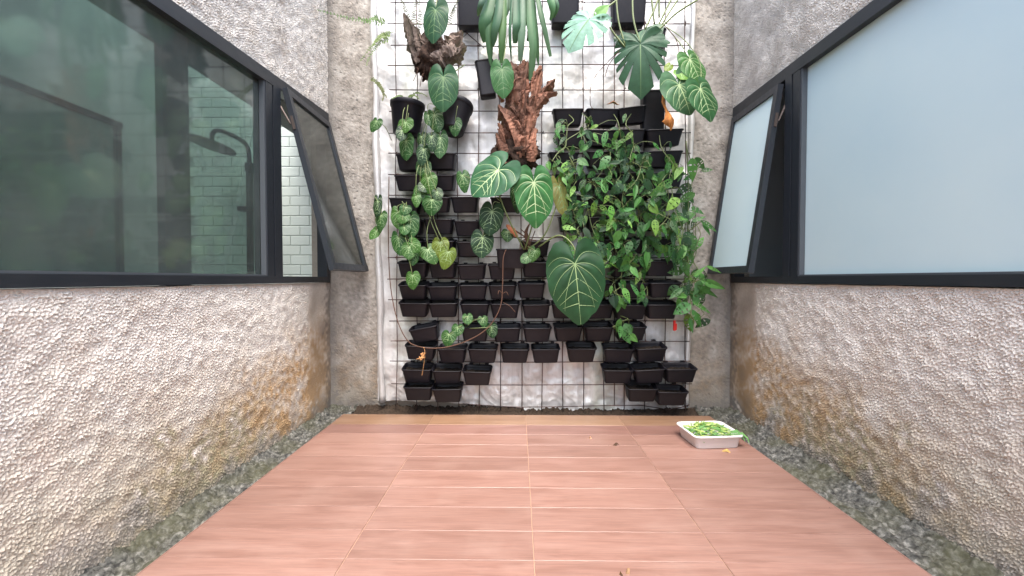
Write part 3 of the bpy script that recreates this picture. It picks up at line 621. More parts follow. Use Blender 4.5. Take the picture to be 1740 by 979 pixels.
# rows from the bottom: (left px, right px, front rim y, roll degrees)
ROWS = [
 [(682, 733, 659, 0), (732, 785, 662, 0), (1067, 1121, 662, 0), (1117, 1172, 667, 2)],
 [(680, 733, 629, 1), (731, 783, 631, 0), (785, 836, 632.5, 0), (1026, 1079, 630, 0), (1079, 1133, 629, -4), (1132, 1187, 628, -1)],
 [(686, 740, 589, 2), (742, 792, 594, 0), (794, 846, 594, 0), (849, 900, 594.5, 0), (903, 953, 594, 0), (964, 1016, 593, 0), (1028, 1081, 594, 0), (1080, 1135, 593, -1)],
 [(691, 742, 558, -11), (781, 830, 557, 0), (835, 885, 558, 0), (887, 937, 558, 0), (941, 991, 557, 0), (993, 1044, 557, 0), (1048, 1101, 556, 0)],
 [(675, 727, 515.5, 0), (724, 776, 516, 0), (779, 831, 517, 0), (832, 884, 517, 0), (886, 936, 518, 0), (938, 989, 518, 0), (993, 1045, 518, 0), (1045, 1101, 519, 0), (1101, 1156, 518, 0)],
 [(674, 724, 485, 0), (723, 775, 487, 0), (777, 827, 485, 0), (828, 878, 485, 0), (880, 929, 482, 0), (998, 1048, 481, 0), (1050, 1105, 482, 0), (1106, 1162, 481, 0)],
 [(673, 726, 447, 1), (727, 775, 447, 0), (775, 826, 450, 0), (827, 876, 450, 0), (886, 936, 446, 0), (1040, 1094, 446, 0), (1097, 1153, 444, 0)],
 [(672, 718, 410, 0), (720, 773, 410, 0), (774, 822, 411, 0), (884, 934, 410, 0), (998, 1048, 407, 0), (1049, 1098, 406, 0), (1101, 1152, 405, 0)],
 [(670, 715, 373, 0), (718, 769, 372, 0), (771, 818, 375, 0), (950, 996, 369, 0), (998, 1048, 369, 0), (1049, 1098, 368, 0), (1101, 1158, 367, 0)],
 [(658, 712, 336, 1), (712, 763, 335, 0), (764, 813, 334, 0), (833, 883, 335, 0), (948, 995, 331, 0), (997, 1048, 331, 0), (1050, 1098, 329, 0), (1099, 1162, 328, 0)],
 [(668, 721, 297, 0), (721, 774, 297, 0), (942, 992, 295, 0), (997, 1048, 295, 0), (1050, 1098, 293, 0), (1099, 1164, 293, 0)],
 [(670, 716, 261, 0), (724, 774, 260, 0), (932, 984, 258, 0), (997, 1048, 257, 0), (1050, 1098, 257, 0), (1099, 1163, 256, 0)],
 [(945, 994, 221, 0), (996, 1049, 220, 0), (1051, 1100, 219, 0), (1098, 1163, 219, -1)],
 [(940, 993, 184, 0), (996, 1054, 184, 0), (1050, 1100, 181, -7)],
]
boxes = []
NOTE = {(3, 0): 'tipped black planter box', (2, 0): 'black planter box under a dry flower'}
for r_, row in enumerate(ROWS):
    for i, (xa, xb, yr, roll) in enumerate(row):
        tilt = R((10 if yr > 480 else 8) + rnd.uniform(-2.5, 2.5)); yaw = R(rnd.uniform(-3, 3)); roll += rnd.uniform(-1.2, 1.2)
        fp = P((xa + xb) / 2, yr, YW - 0.012 - BD * math.cos(tilt)); org = fp + Vector((0, BD * math.cos(tilt), BD * math.sin(tilt)))
        n = len(row); j, side = (i + 1, 'left') if i + 1 <= (n + 1) // 2 else (n - i, 'right')
        pos = ('leftmost' if side == 'left' else 'rightmost') if j == 1 else f'{ORD[j]} from the {side}'
        up = 'lowest row' if r_ == 0 else 'topmost row' if r_ == len(ROWS) - 1 else f'{ORD[r_ + 1]} row from the bottom'
        b = thing('planter_box', f'{NOTE.get((r_, i), "black planter box")}, {pos} in the {up}', 'planter box', org, 'black planter boxes hung on the wire grid')
        b.rotation_euler = (tilt, R(roll), yaw)
        s = (xb - xa) / F * (fp.y) / BW
        b.scale = (s, 1, 1)
        ob('box_body', BOX_ME, b); ob('soil', SOILS[(r_ + i) % 4], b)
        for sx in (-.055, .055): ob('hook', HOOK_ME, b, (sx, 0.004, 0))
        boxes.append(b)

# larger box with the big anthurium
def bigbox(name, label, cat, pc, yr, w_, d_, h, tilt, Yf, roll=0, taper=.85, soil=True):
    fp = P(pc, yr, Yf); org = fp + Vector((0, d_ * math.cos(tilt), d_ * math.sin(tilt)))
    b = thing(name, label, cat, org); b.rotation_euler = (tilt, roll, 0)
    v, f = box_mesh(w_, d_, h, taper); ob('box_body', mk('box_body', v, f, M_POT, True), b)
    if soil:
        o = ob('soil', SOILS[1], b, (0, 0, 0.022)); o.scale = (w_ / BW, d_ / BD, 1)
    return b
bigbox('planter_box', 'larger brownish planter box holding the big heart leaved anthurium', 'planter box', 869, 423, 0.20, 0.15, 0.125, R(5), 2.56)
bigbox('planter_box', 'tall black pot above the right end of the topmost box row', 'planter box', 1114, 152, 0.15, 0.11, 0.26, R(3), 2.62, taper=.9)

def roundpot(label, pc, yr, rt, rb, h, Yc, tilt, roll):
    c = P(pc, yr, Yc); b = thing('round_pot', label, 'flower pot', c, 'round black pots on the wire grid'); b.rotation_euler = (tilt, roll, 0); n = 28
    ring = lambda r, z: [(r * math.cos(2 * math.pi * i / n), r * math.sin(2 * math.pi * i / n), z) for i in range(n)]
    v, f = loops_mesh([ring(rb, -h), ring(rb * 1.02, -h + .006), ring(rt * .93, -.034), ring(rt * .95, -.032), ring(rt * .99, -.03), ring(rt, -.003), ring(rt * .985, 0), ring(rt * .93, -.001), ring(rt * .9, -.03), ring(rt * .85, -.07)], True, True)
    ob('pot_body', mk('pot_body', v, f, M_POT, True), b)
    v, f = loops_mesh([ring(rt * .89, -.035), ring(rt * .4, -.026), ring(0.005, -.024)], False, True)
    ob('soil', mk('soil', v, f, M_SOIL), b); return b
roundpot('round black pot on the left, above the leftmost veined leaves', 693, 176, 0.112, 0.082, 0.20, 2.66, R(2), R(4))
roundpot('round black pot leaning right beside the brown fern basket', 778, 178, 0.105, 0.075, 0.20, 2.68, R(-14), R(9))
bigbox('hanging_pot', 'slim black pot hanging below the strap fern, left of the brown frond column', 'flower pot', 822, 100, 0.125, 0.09, 0.235, R(-6), 2.66, R(-7), .8, False)
bigbox('hanging_pot', 'worn black pot cut off by the photo top, left of the strap fern', 'flower pot', 797, -34, 0.165, 0.12, 0.27, R(3), 2.64, 0, .92, False)
bigbox('hanging_pot', 'black pot cut off by the photo top, right of the strap fern', 'flower pot', 962, -38, 0.19, 0.12, 0.27, R(2), 2.66, 0, .9, False)
bigbox('hanging_pot', 'black pot at the photo top behind the monstera stalks', 'flower pot', 1072, -40, 0.24, 0.12, 0.28, R(2), 2.68, 0, .84, False)
bigbox('hanging_pot', 'black pot half hidden behind the dark split monstera leaf', 'flower pot', 1108, 48, 0.20, 0.12, 0.16, R(-3), 2.66, R(-4), .7, False)

# ------------------------------------------------------------------ leaves
def heart(name, na, nr, seed, prof, quilt=0.03, convex=0.22, wave=0.02, veinw=0.011, vm=None, npairs=4, pinn=(0.24, 0.44, 0.63)):
    rg = random.Random(seed)
    dg = np.array([p[0] for p in prof]); rr = np.array([p[1] for p in prof])
    xs = np.abs(np.interp(np.linspace(0, 180, 361), dg, rr) * np.sin(np.radians(np.linspace(0, 180, 361)))).max()
    wx = 0.5 / xs
    def Rf(th): return float(np.interp(abs(math.degrees(th)), dg, rr))
    veins = [[(0, s * .96) for s in np.linspace(0, 1, 14)]]
    for sg in (-1, 1):
        for k in range(npairs):
            t0 = R((30, 62, 100, 140)[k]) * rg.uniform(.93, 1.07)
            pl = []
            for s in np.linspace(0, 1, 12):
                th = t0 * (1 - 0.30 * s * s); r_ = s * .93 * Rf(th); pl.append((sg * r_ * math.sin(th) * wx, r_ * math.cos(th)))
            veins.append(pl)
        for y0 in pinn:
            y0 *= rg.uniform(.95, 1.05); pl = []
            te = R(12 + 30 * (1 - y0)); re = .92 * Rf(te); ex, ey = re * math.sin(te) * wx, re * math.cos(te)
            for s in np.linspace(0, 1, 9): pl.append((sg * ex * s, y0 + (ey - y0) * (s ** 1.3)))
            veins.append(pl)
    vp = np.array([p for v in veins for p in v])
    def dfm(x, y):
        d2 = ((vp[:, 0] - x) ** 2 + (vp[:, 1] - y) ** 2).min()
        th = math.atan2(x, y); rho = min(1.0, math.hypot(x / wx, y) / max(Rf(th), 1e-3))
        return -convex * (x * x + .55 * y * abs(y)) + quilt * (1 - math.exp(-d2 / .0022)) * (1 - .7 * rho) + wave * math.sin(5 * th + seed) * rho ** 2 - 0.10 * abs(x) * 0
    v = [(0, 0, dfm(0, 0))]; f = []; mi = []
    ths = np.radians(np.linspace(-179.5, 179.5, na))
    for k in range(1, nr + 1):
        for th in ths:
            r_ = Rf(th) * (k / nr) ** .9 * (1 + (rg.uniform(-.012, .012) if k == nr else 0)); x, y = r_ * math.sin(th) * wx, r_ * math.cos(th); v.append((x, y, dfm(x, y)))
    for j in range(na - 1): f.append((0, 1 + j + 1, 1 + j)); mi.append(0)
    for k in range(nr - 1):
        for j in range(na - 1):
            a_ = 1 + k * na + j; f.append((a_, a_ + 1, a_ + na + 1, a_ + na)); mi.append(0)
    for q, pl in enumerate(veins):
        n0 = len(v); m_ = len(pl); w0 = veinw * (1.5 if q == 0 else 1.0)
        for i, (x, y) in enumerate(pl):
            x2, y2 = pl[min(i + 1, m_ - 1)]; x1, y1 = pl[max(i - 1, 0)]; tx, ty = x2 - x1, y2 - y1; l = math.hypot(tx, ty) or 1; nx_, ny_ = -ty / l, tx / l
            ww = w0 * (1 - .65 * i / (m_ - 1)); z = dfm(x, y) + .006
            v += [(x + nx_ * ww, y + ny_ * ww, z), (x, y, z + .006), (x - nx_ * ww, y - ny_ * ww, z)]
        for i in range(m_ - 1):
            for c_ in (0, 1): a_ = n0 + i * 3 + c_; f.append((a_, a_ + 3, a_ + 4, a_ + 1)); mi.append(1)
    # orient faces upwards is not needed: both sides render alike
    return mk(name, v, f, [M_LEAF, vm or M_VEIN], True, mi)
CORD = [(0, 1), (5, .94), (14, .86), (28, .78), (45, .68), (65, .57), (90, .52), (115, .50), (138, .49), (155, .44), (168, .30), (176, .12), (180, .05)]
ROUND = [(0, 1), (6, .96), (14, .91), (28, .85), (45, .80), (65, .76), (90, .72), (115, .70), (138, .68), (155, .62), (168, .46), (176, .2), (180, .07)]
NARR = [(0, 1), (6, .92), (14, .80), (28, .62), (45, .50), (65, .43), (90, .38), (115, .36), (138, .37), (155, .35), (168, .22), (176, .09), (180, .04)]
HBIG = heart('leaf', 64, 14, 3, ROUND, .035, .25, .02, .010)
HMID = heart('leaf', 64, 14, 5, CORD, .04, .28, .025, .011)
HDARK = heart('leaf', 64, 14, 9, CORD, .03, .30, .02, .0058, mat('dim_vein', (0.23, 0.33, 0.14), 0.5))
HSM = [heart('leaf', 36, 7, 20 + k, [CORD, NARR, CORD, NARR][k], .035, [.3, .45, .2, .35][k], .03, .0115, mat('soft_vein', (0.27, 0.39, 0.18), 0.5)) for k in range(4)]
HPLAIN = [heart('leaf', 40, 8, 40 + k, [CORD, NARR][k], .03, .35, .02, .012, M_VEIN2) for k in range(2)]

def cheese(name, seed, nholes=4, wmax=.46):
    rg = random.Random(seed); nu, nv = 15, 10; v = []; f = []
    half = lambda u: wmax * max(0.0, math.sin(math.pi * min(1, u ** .72))) ** .85 * (1 - .15 * u)
    bend = rg.uniform(.1, .5); fold = rg.uniform(.05, .35); tw_ = rg.uniform(-.3, .3)
    for i in range(nu + 1):
        u = i / nu; h = half(u) + .004
        for j in range(nv + 1):
            s = j / nv * 2 - 1; x = s * h * (1 + (.12 if s > 0 else -.08)); y = u + .16 * abs(s) * (h) * (1 - u)
            v.append((x + .12 * bend * u * u, y, fold * abs(x) - bend * u * u * .6 + tw_ * x * u - .35 * x * x))
    rows = rg.sample([2, 4, 6, 8, 10], nholes)
    for i in range(nu):
        for j in range(nv):
            o_ = j - nv // 2 if j >= nv // 2 else nv // 2 - 1 - j
            if i in rows and o_ in ((1, 2, 3), (1, 2))[seed % 2] and 2 <= i <= 11: continue
            a_ = i * (nv + 1) + j; f.append((a_, a_ + nv + 1, a_ + nv + 2, a_ + 1))
    return mk(name, v, f, M_THIN, True)
CH = [cheese('leaf', 60 + k, [3, 4, 2, 3, 1, 3, 2, 0][k], [.30, .24, .33, .27, .34, .22, .26, .24][k]) for k in range(8)]

def split_leaf(name, seed, nsl=6):
    rg = random.Random(seed); na, nr = 200, 12; prof = CORD; v = [(0, 0, 0)]; f = []
    slots = [(s * a_ * rg.uniform(.95, 1.05), rg.uniform(.38, .6)) for s in (-1, 1) for a_ in np.linspace(26, 128, nsl)]
    dg = [p[0] for p in prof]; rr = [p[1] for p in prof]
    def Rf(d):
        r_ = float(np.interp(abs(d), dg, rr)) * 1.0
        for sa, dp in slots:
            q = abs(d - sa)
            if q < 4.2: r_ *= dp + (1 - dp) * (q / 4.2) ** 1.5
        return r_
    ds = np.linspace(-179, 179, na)
    for k in range(1, nr + 1):
        for d in ds:
            r_ = Rf(d) * k / nr; th = R(d) * (1 - .12 * (k / nr) ** 2); x, y = r_ * math.sin(th), r_ * math.cos(th)
            v.append((x, y, -.5 * x * x - .25 * y * abs(y) + .05 * abs(x) + .02 * math.sin(d / 9.0) * (k / nr)))
    for j in range(na - 1): f.append((0, 2 + j, 1 + j))
    for k in range(nr - 1):
        for j in range(na - 1):
            a_ = 1 + k * na + j; f.append((a_, a_ + 1, a_ + na + 1, a_ + na))
    mi = [0] * len(f)
    n0 = len(v)
    for i in range(12):
        y = i / 11 * .95; z = -.25 * y * y + .008; v += [(-.012 * (1 - .7 * i / 11), y, z), (.012 * (1 - .7 * i / 11), y, z)]
    for i in range(11): f.append((n0 + 2 * i, n0 + 2 * i + 1, n0 + 2 * i + 3, n0 + 2 * i + 2)); mi.append(1)
    return mk(name, v, f, [M_LEAF, M_VEIN2], True, mi)
SPL = [split_leaf('leaf', 80), split_leaf('leaf', 83, 5)]

def put(root, me, base, tip, wid, normal=(0, -1, .35), color=(.03, .10, .03), name='leaf', zs=None):
    base, tip = Vector(base), Vector(tip); y = tip - base; ln = y.length; y = y / ln; z = Vector(normal); z = z - y * z.dot(y)
    z = z.normalized() if z.length > 1e-4 else y.orthogonal(); x = y.cross(z)
    o = ob(name, me, root); b0 = base_of(root) 
    m = Matrix(((x.x * wid, y.x * ln, z.x * ln * 1.0, 0), (x.y * wid, y.y * ln, z.y * ln, 0), (x.z * wid, y.z * ln, z.z * ln, 0), (0, 0, 0, 1))).copy()
    m.translation = base - b0; o.matrix_local = m; o.color = (*color, 1); return o
def pl(root, me, bx_, by_, tx_, ty_, wpx, Y, color, normal=None, dtip=-0.02, **k):
    nn = normal or (rnd.uniform(-.35, .35), -1, rnd.uniform(.1, .6))
    return put(root, me, P(bx_, by_, Y), P(tx_, ty_, Y + dtip), wpx / F * Y, nn, color, **k)
def stems(root, lines, r, m=M_STEM, name='stem', n=5):
    if name == 'petiole':
        mb = MB()
        for ln in lines: mb.tube(spline(ln, 4), r, n)
        return tag(mb.part(name, m, root, True), kind='stuff') if lines else None
    for ln in lines: MB().tube(spline(ln, 5), r, n).part(name, m, root, True)

G_DARK = (.014, .052, .018); G_MID = (.034, .118, .026); G_LIT = (.062, .18, .034); G_YEL = (.17, .24, .035)
def gv(c, a=.25):
    k = rnd.uniform(1 - a, 1 + a); return (c[0] * k * rnd.uniform(.9, 1.1), c[1] * k, c[2] * k * rnd.uniform(.9, 1.15))

# --- small veined anthuriums on the left: (x0, y0 junction, tip x, tip y, width, kind)
def anth(label, base, leaves, Y=2.55, extra=None, r=.0022):
    t = thing('anthurium', label, 'plant', P(base[0], base[1], Y + .1))
    ls = []
    for q, (x0, y0, x1, y1, w_, c) in enumerate(leaves):
        yy = Y + rnd.uniform(-.035, .035)
        pl(t, rnd.choice(HSM), x0, y0, x1, y1, w_ * 1.1, yy, tuple(k_ * .62 for k_ in gv(c, .2)))
        a_ = P(base[0] + rnd.uniform(-4, 4), base[1] + rnd.uniform(-3, 3), Y + .08); b_ = P(x0, y0, yy)
        md = (a_ + b_) / 2 + Vector((rnd.uniform(-.02, .02), -.04, rnd.uniform(0, .03)))
        ls.append([a_, md, b_])
    if extra: ls += extra
    stems(t, ls, r); return t
anth('veined anthurium leaves hanging before the leftmost round pot', (697, 178), [(689, 208, 688, 226, 27, G_LIT), (690, 240, 688, 273, 27, G_MID), (683, 222, 680, 240, 18, G_DARK)])
anth('veined anthurium with a cluster between the two round pots', (742, 180), [(738, 196, 745, 225, 26, G_MID), (728, 196, 730, 214, 16, G_MID), (748, 234, 747, 270, 25, G_MID), (733, 232, 735, 258, 18, G_DARK), (716, 232, 716, 256, 18, G_DARK), (720, 254, 716, 282, 22, G_DARK)])
anth('single veined leaf hanging in front of the leaning round pot', (775, 182), [(773, 207, 773, 231, 22, G_MID)])
anth('veined anthurium trailing over the middle of the upper left boxes', (722, 268), [(719, 280, 722, 302, 25, G_MID), (728, 302, 729, 330, 28, G_LIT), (714, 322, 716, 342, 22, G_LIT), (722, 316, 710, 322, 20, G_DARK), (707, 334, 707, 352, 16, G_LIT), (734, 340, 731, 366, 34, G_MID), (742, 326, 748, 340, 18, G_DARK)])
anth('veined anthurium bunch beside the left sheet edge, midway down', (688, 345), [(677, 361, 676, 390, 24, G_LIT), (697, 372, 698, 406, 28, G_MID), (686, 366, 680, 380, 24, G_LIT), (687, 386, 688, 400, 18, G_MID), (690, 352, 684, 366, 20, G_MID)])
anth('veined anthurium bunch low on the left with a leaf hanging beneath', (695, 395), [(677, 404, 680, 436, 24, G_MID), (699, 414, 714, 428, 22, G_LIT), (695, 420, 694, 442, 24, G_LIT), (703, 430, 701, 452, 18, G_MID), (701, 468, 700, 493, 25, G_LIT)])
anth('anthurium with three yellowing leaves on bare stalks', (732, 365), [(727, 424, 742, 448, 30, G_LIT), (748, 412, 748, 441, 28, G_YEL), (762, 428, 753, 459, 27, G_YEL)], r=.0025)
anth('single veined leaf poking out at the left sheet edge', (664, 240), [(640, 206, 629, 223, 24, G_MID)])
anth('veined leaves climbing down the left sheet edge', (645, 340), [(642, 342, 639, 372, 14, G_DARK), (648, 366, 643, 394, 20, G_MID), (640, 392, 627, 407, 18, G_LIT)], 2.62)
anth('two long dark veined leaves left of the big planter', (850, 345), [(836, 360, 831, 402, 38, G_DARK), (820, 404, 818, 440, 36, G_DARK), (786, 298, 790, 328, 22, G_MID)], 2.52)
anth('young veined leaves sprouting low in the fourth box row', (790, 560), [(763, 568, 758, 590, 26, G_MID), (778, 556, 776, 572, 20, G_MID), (794, 538, 796, 552, 17, G_LIT), (820, 541, 824, 556, 17, G_MID), (835, 556, 837, 576, 19, G_DARK)], 2.56)
anth('small bright leaves in front of the big planter box', (900, 420), [(863, 394, 862, 411, 22, G_MID), (909, 426, 902, 446, 20, G_LIT), (897, 436, 885, 446, 18, G_MID)], 2.5)

# --- the big anthurium in the middle
t = thing('anthurium', 'big anthurium with huge white veined leaves in the larger brownish box', 'plant', P(890, 418, 2.55))
pl(t, HBIG, 846, 290, 799, 330, 84, 2.40, (.022, .09, .038), (-.25, -1, .45))
pl(t, HMID, 907, 311, 914, 389, 68, 2.38, (.030, .125, .034), (.15, -1, .5))
pl(t, HPLAIN[0], 950, 318, 965, 369, 32, 2.47, (.12, .12, .03), (.5, -1, .3))
pl(t, HSM[1], 876, 322, 879, 364, 22, 2.50, G_DARK)
stems(t, [[P(890, 424, 2.52), P(868, 380, 2.46), P(848, 330, 2.44), P(846, 292, 2.42)], [P(892, 424, 2.52), P(905, 380, 2.44), P(912, 340, 2.43), P(907, 312, 2.39)], [P(896, 424, 2.52), P(925, 400, 2.48), P(945, 350, 2.47), P(951, 318, 2.47)]], .0045)
mb = MB()
for q in range(7):
    a_ = P(888 + rnd.uniform(-8, 10), 424, 2.53); mb.tube(spline([a_, a_ + Vector((rnd.uniform(-.03, .03), -.01, .06)), a_ + Vector((rnd.uniform(-.09, .09), -.03, rnd.uniform(.03, .13)))], 4), .003, 5)
mb.strip(spline([P(898, 415, 2.5), P(894, 395, 2.49), P(900, 380, 2.49)], 4), [.012, .02, .024, .026, .02, .018, .014, .01, .004], (0, -1, .1), .3, 3); mb.part('dead_stalk', M_ROOT, t, True)
mb = MB(); mb.strip(spline([P(880, 402, 2.49), P(872, 392, 2.47), P(864, 384, 2.46), P(860, 382, 2.45)], 3), [.012, .025, .03, .034, .03, .026, .03, .02, .012, .004], (0, -1, .3), .4, 3, .25, 5); o = mb.part('dry_bract', M_DEAD, t, True); o.color = (.42, .16, .08, 1)
t = thing('anthurium', 'anthurium with one very large dark green hanging leaf right of centre', 'plant', P(977, 430, 2.5))
pl(t, HDARK, 977, 449, 989, 556, 100, 2.40, (.013, .052, .018), (-.08, -1, .35), -.05)
stems(t, [[P(915, 420, 2.52), P(950, 400, 2.45), P(975, 420, 2.42), P(977, 449, 2.41)]], .005)
# --- plain dark anthurium leaves at the top left
t = thing('anthurium', 'dark plain anthurium leaf growing over the brown fern basket', 'plant', P(742, 20, 2.5))
pl(t, HPLAIN[0], 740, 18, 733, 71, 46, 2.46, (.016, .066, .03), (-.2, -1, .3)); stems(t, [[P(741, -30, 2.56), P(742, 0, 2.48), P(740, 20, 2.465)]], .004)
t = thing('anthurium', 'dark anthurium leaf hanging below the brown fern basket', 'plant', P(754, 110, 2.5))
pl(t, HPLAIN[0], 753, 132, 752, 189, 52, 2.46, (.018, .072, .028), (.1, -1, .35)); stems(t, [[P(790, 110, 2.6), P(772, 122, 2.5), P(753, 133, 2.465)]], .0035)
t = thing('anthurium', 'oval anthurium leaf hanging left of the brown frond column', 'plant', P(853, 105, 2.5))
pl(t, HPLAIN[0], 853, 119, 857, 166, 40, 2.46, (.03, .11, .03), (.1, -1, .35)); stems(t, [[P(862, 60, 2.55), P(856, 100, 2.48), P(853, 120, 2.465)]], .003)
# --- anthurium at the top right
t = thing('anthurium', 'top right anthurium with pale veined leaves reaching over the side wall', 'plant', P(1130, 120, 2.55))
pl(t, HBIG, 1154, 145, 1178, 193, 74, 2.42, (.055, .135, .065), (.1, -1, .6)); pl(t, HMID, 1190, 152, 1217, 204, 66, 2.36, (.028, .10, .036), (.35, -1, .45))
pl(t, HMID, 1172, 102, 1198, 142, 52, 2.46, (.05, .15, .04), (.2, -1, .5)); pl(t, HSM[0], 1155, 122, 1172, 134, 28, 2.44, (.13, .27, .05)); pl(t, HSM[2], 1138, 112, 1130, 120, 14, 2.47, G_YEL)
stems(t, [[P(1132, 46, 2.6), P(1165, 70, 2.5), P(1190, 110, 2.43), P(1188, 156, 2.37)], [P(1128, 150, 2.55), P(1145, 140, 2.47), P(1156, 122, 2.45)], [P(1128, 150, 2.55), P(1150, 152, 2.47), P(1156, 148, 2.43)], [P(1132, 46, 2.6), P(1160, 80, 2.5), P(1172, 108, 2.47)]], .0028)
mb = MB(); mb.strip(spline([P(1127, 150, 2.46), P(1129, 172, 2.43), P(1134, 188, 2.41), P(1141, 200, 2.40), P(1142, 214, 2.41), P(1140, 222, 2.42)], 3), [.008, .012, .016, .022, .02, .016, .02, .045, .066, .074, .07, .056, .036, .02, .012, .004], (.3, -1, .2), .4, 6, .22, 4)
o = mb.part('withered_leaf', M_DEAD, t, True); o.color = (.42, .16, .035, 1)

# --- monstera at the top right
t = thing('monstera', 'monstera with split leaves and long stalks at the top right', 'plant', P(1085, 60, 2.55))
pl(t, SPL[0], 1088, 76, 1090, 160, 84, 2.42, (.030, .085, .045), (-.25, -1, .35)); pl(t, SPL[1], 1000, 34, 962, 78, 84, 2.44, (.20, .36, .27), (.1, -.75, .9))
pl(t, HPLAIN[1], 1088, 72, 1128, 34, 44, 2.46, (.035, .10, .05), (-.2, -1, .4)); pl(t, HPLAIN[1], 1108, 68, 1142, 68, 22, 2.46, (.035, .095, .05), (.0, -1, .5)); pl(t, CH[4], 1010, 30, 1034, 4, 30, 2.44, (.12, .3, .06)); pl(t, CH[2], 1012, 30, 1040, 22, 24, 2.43, (.20, .34, .22), (0, -.6, 1))
pl(t, SPL[1], 1056, 62, 1076, 76, 34, 2.48, (.03, .09, .05), (.2, -1, .3))
mo = [[P(1185, 0, 2.4), P(1150, 22, 2.42), P(1120, 50, 2.44), P(1086, 76, 2.43)], [P(1046, -30, 2.5), P(1050, 30, 2.47), P(1062, 76, 2.45)], [P(1075, -30, 2.5), P(1076, 30, 2.46), P(1088, 74, 2.44)], [P(1130, -30, 2.5), P(1110, 20, 2.47), P(1096, 50, 2.46)], [P(1105, -20, 2.52), P(1112, 40, 2.5)], [P(1150, -20, 2.52), P(1130, 20, 2.5), P(1118, 44, 2.5)], [P(1165, -20, 2.52), P(1138, 20, 2.5), P(1122, 46, 2.5)], [P(1120, -20, 2.52), P(1120, 30, 2.5)], [P(1060, -10, 2.5), P(1028, 16, 2.47), P(1000, 34, 2.45)], [P(1030, 30, 2.47), P(1040, 52, 2.46), P(1062, 80, 2.45)]]
stems(t, mo, .0055, M_STEM)
stems(t, [[P(1060, 80, 2.46), P(1030, 108, 2.5), P(1006, 140, 2.52), P(1003, 175, 2.55), P(1008, 186, 2.6)], [P(1052, 86, 2.46), P(1035, 110, 2.5), P(1028, 130, 2.52)], [P(1132, 46, 2.5), P(1150, 70, 2.5), P(1156, 110, 2.52)]], .0022, M_ROOT, 'aerial_root')

# --- staghorn fern basket (brown, top left) and brown column in the middle
def lump(px, py, Y, rx, ry, rz, seed, nx=34, ny=24):
    c = P(px, py, Y); ph = np.linspace(0, 2 * np.pi, nx); th = np.linspace(.02, np.pi - .02, ny); a_ = fnoise(nx, ny, .1, .1, .5, .6, seed); a_[-1] = a_[0]
    pg, tg = np.meshgrid(ph, th, indexing='ij'); k = 1 + .13 * a_
    v = np.stack([c.x + rx * k * np.sin(tg) * np.cos(pg), c.y + ry * k * np.sin(tg) * np.sin(pg), c.z + rz * k * np.cos(tg)], -1).reshape(-1, 3)
    return v, grid_faces(nx, ny)
def ragged(mb, pts, wid, seed, nrm=(0, -1, .2), cup=.4):
    rg = random.Random(seed); n = 9; sp = spline(pts, n); k = len(sp); base = np.interp(np.linspace(0, 1, k), np.linspace(0, 1, len(wid)), wid); na = 7
    nv = Vector(nrm); vs = []; el, er = 1.0, 1.0; off = [rg.uniform(-.10, .10) for _ in range(na + 1)]
    for i, p in enumerate(sp):
        t = (sp[min(i + 1, k - 1)] - sp[max(i - 1, 0)]).normalized(); sdv = t.cross(nv).normalized(); n2 = sdv.cross(t).normalized()
        el = min(1.25, max(.55, el + rg.uniform(-.3, .3))); er = min(1.25, max(.55, er + rg.uniform(-.3, .3)))
        for j in range(na + 1):
            v = j / na * 2 - 1; e = el if v < 0 else er; off[j] = max(-.16, min(.16, off[j] + rg.uniform(-.05, .05)))
            vs.append(p + sdv * (v * base[i] / 2 * e) + n2 * (base[i] * (-cup * v * v + off[j])) + t * rg.uniform(-.004, .004) + n2 * rg.uniform(-.002, .002))
    mb.add(vs, [(i * (na + 1) + j, i * (na + 1) + j + 1, (i + 1) * (na + 1) + j + 1, (i + 1) * (na + 1) + j) for i in range(k - 1) for j in range(na)])
def frond(mb, pts, wid, seed, nrm=(0, -1, .2), ripple=.14, cup=.25, fork=0):
    mb.strip(spline(pts, 4), np.interp(np.linspace(0, 1, 4 * (len(pts) - 1) + 1), np.linspace(0, 1, len(wid)), wid).tolist(), nrm, cup, 6, ripple, seed)
t = thing('staghorn_fern', 'dead brown shield fronds forming a ragged basket at the upper left', 'fern', P(742, 100, 2.62))
v, f = lump(735, 100, 2.60, .115, .10, .125, 501); part('root_ball', v, f, M_PEAT, t, True)
shields = [([(708, 108), (699, 82), (694, 56), (686, 22)], [.03, .08, .09, .07, .012], (-.5, -1, .1), (.10, .075, .062)), ([(716, 100), (710, 82), (707, 66), (701, 44)], [.04, .10, .12, .10, .03], (-.4, -1, .1), (.13, .098, .08)),
  ([(733, 95), (729, 80), (727, 66), (724, 50)], [.04, .10, .13, .12, .05], (-.1, -1, .2), (.16, .12, .098)), ([(742, 96), (756, 82), (770, 68), (785, 52)], [.04, .13, .17, .14, .03], (.3, -1, .3), (.20, .15, .125)),
  ([(748, 104), (766, 98), (779, 88), (789, 74)], [.04, .09, .11, .09, .03], (.4, -1, .0), (.16, .125, .105)), ([(728, 100), (742, 88), (757, 80), (773, 74)], [.06, .14, .17, .14, .08], (.2, -1, .5), (.20, .155, .13)), ([(735, 98), (748, 94), (762, 92), (776, 88)], [.03, .05, .06, .05, .03], (.2, -1, .0), (.12, .09, .075))]
for q, (pp, wd, nr_, c) in enumerate(shields):
    mb = MB(); K = len(pp); ragged(mb, [P(x, y, 2.54 - .03 * (i / (K - 1)) - .004 * q) for i, (x, y) in enumerate(pp)], wd, 520 + q, nr_, .35); o = mb.part('shield_frond', M_DEAD, t, False); o.color = (*c, 1)
mb = MB()
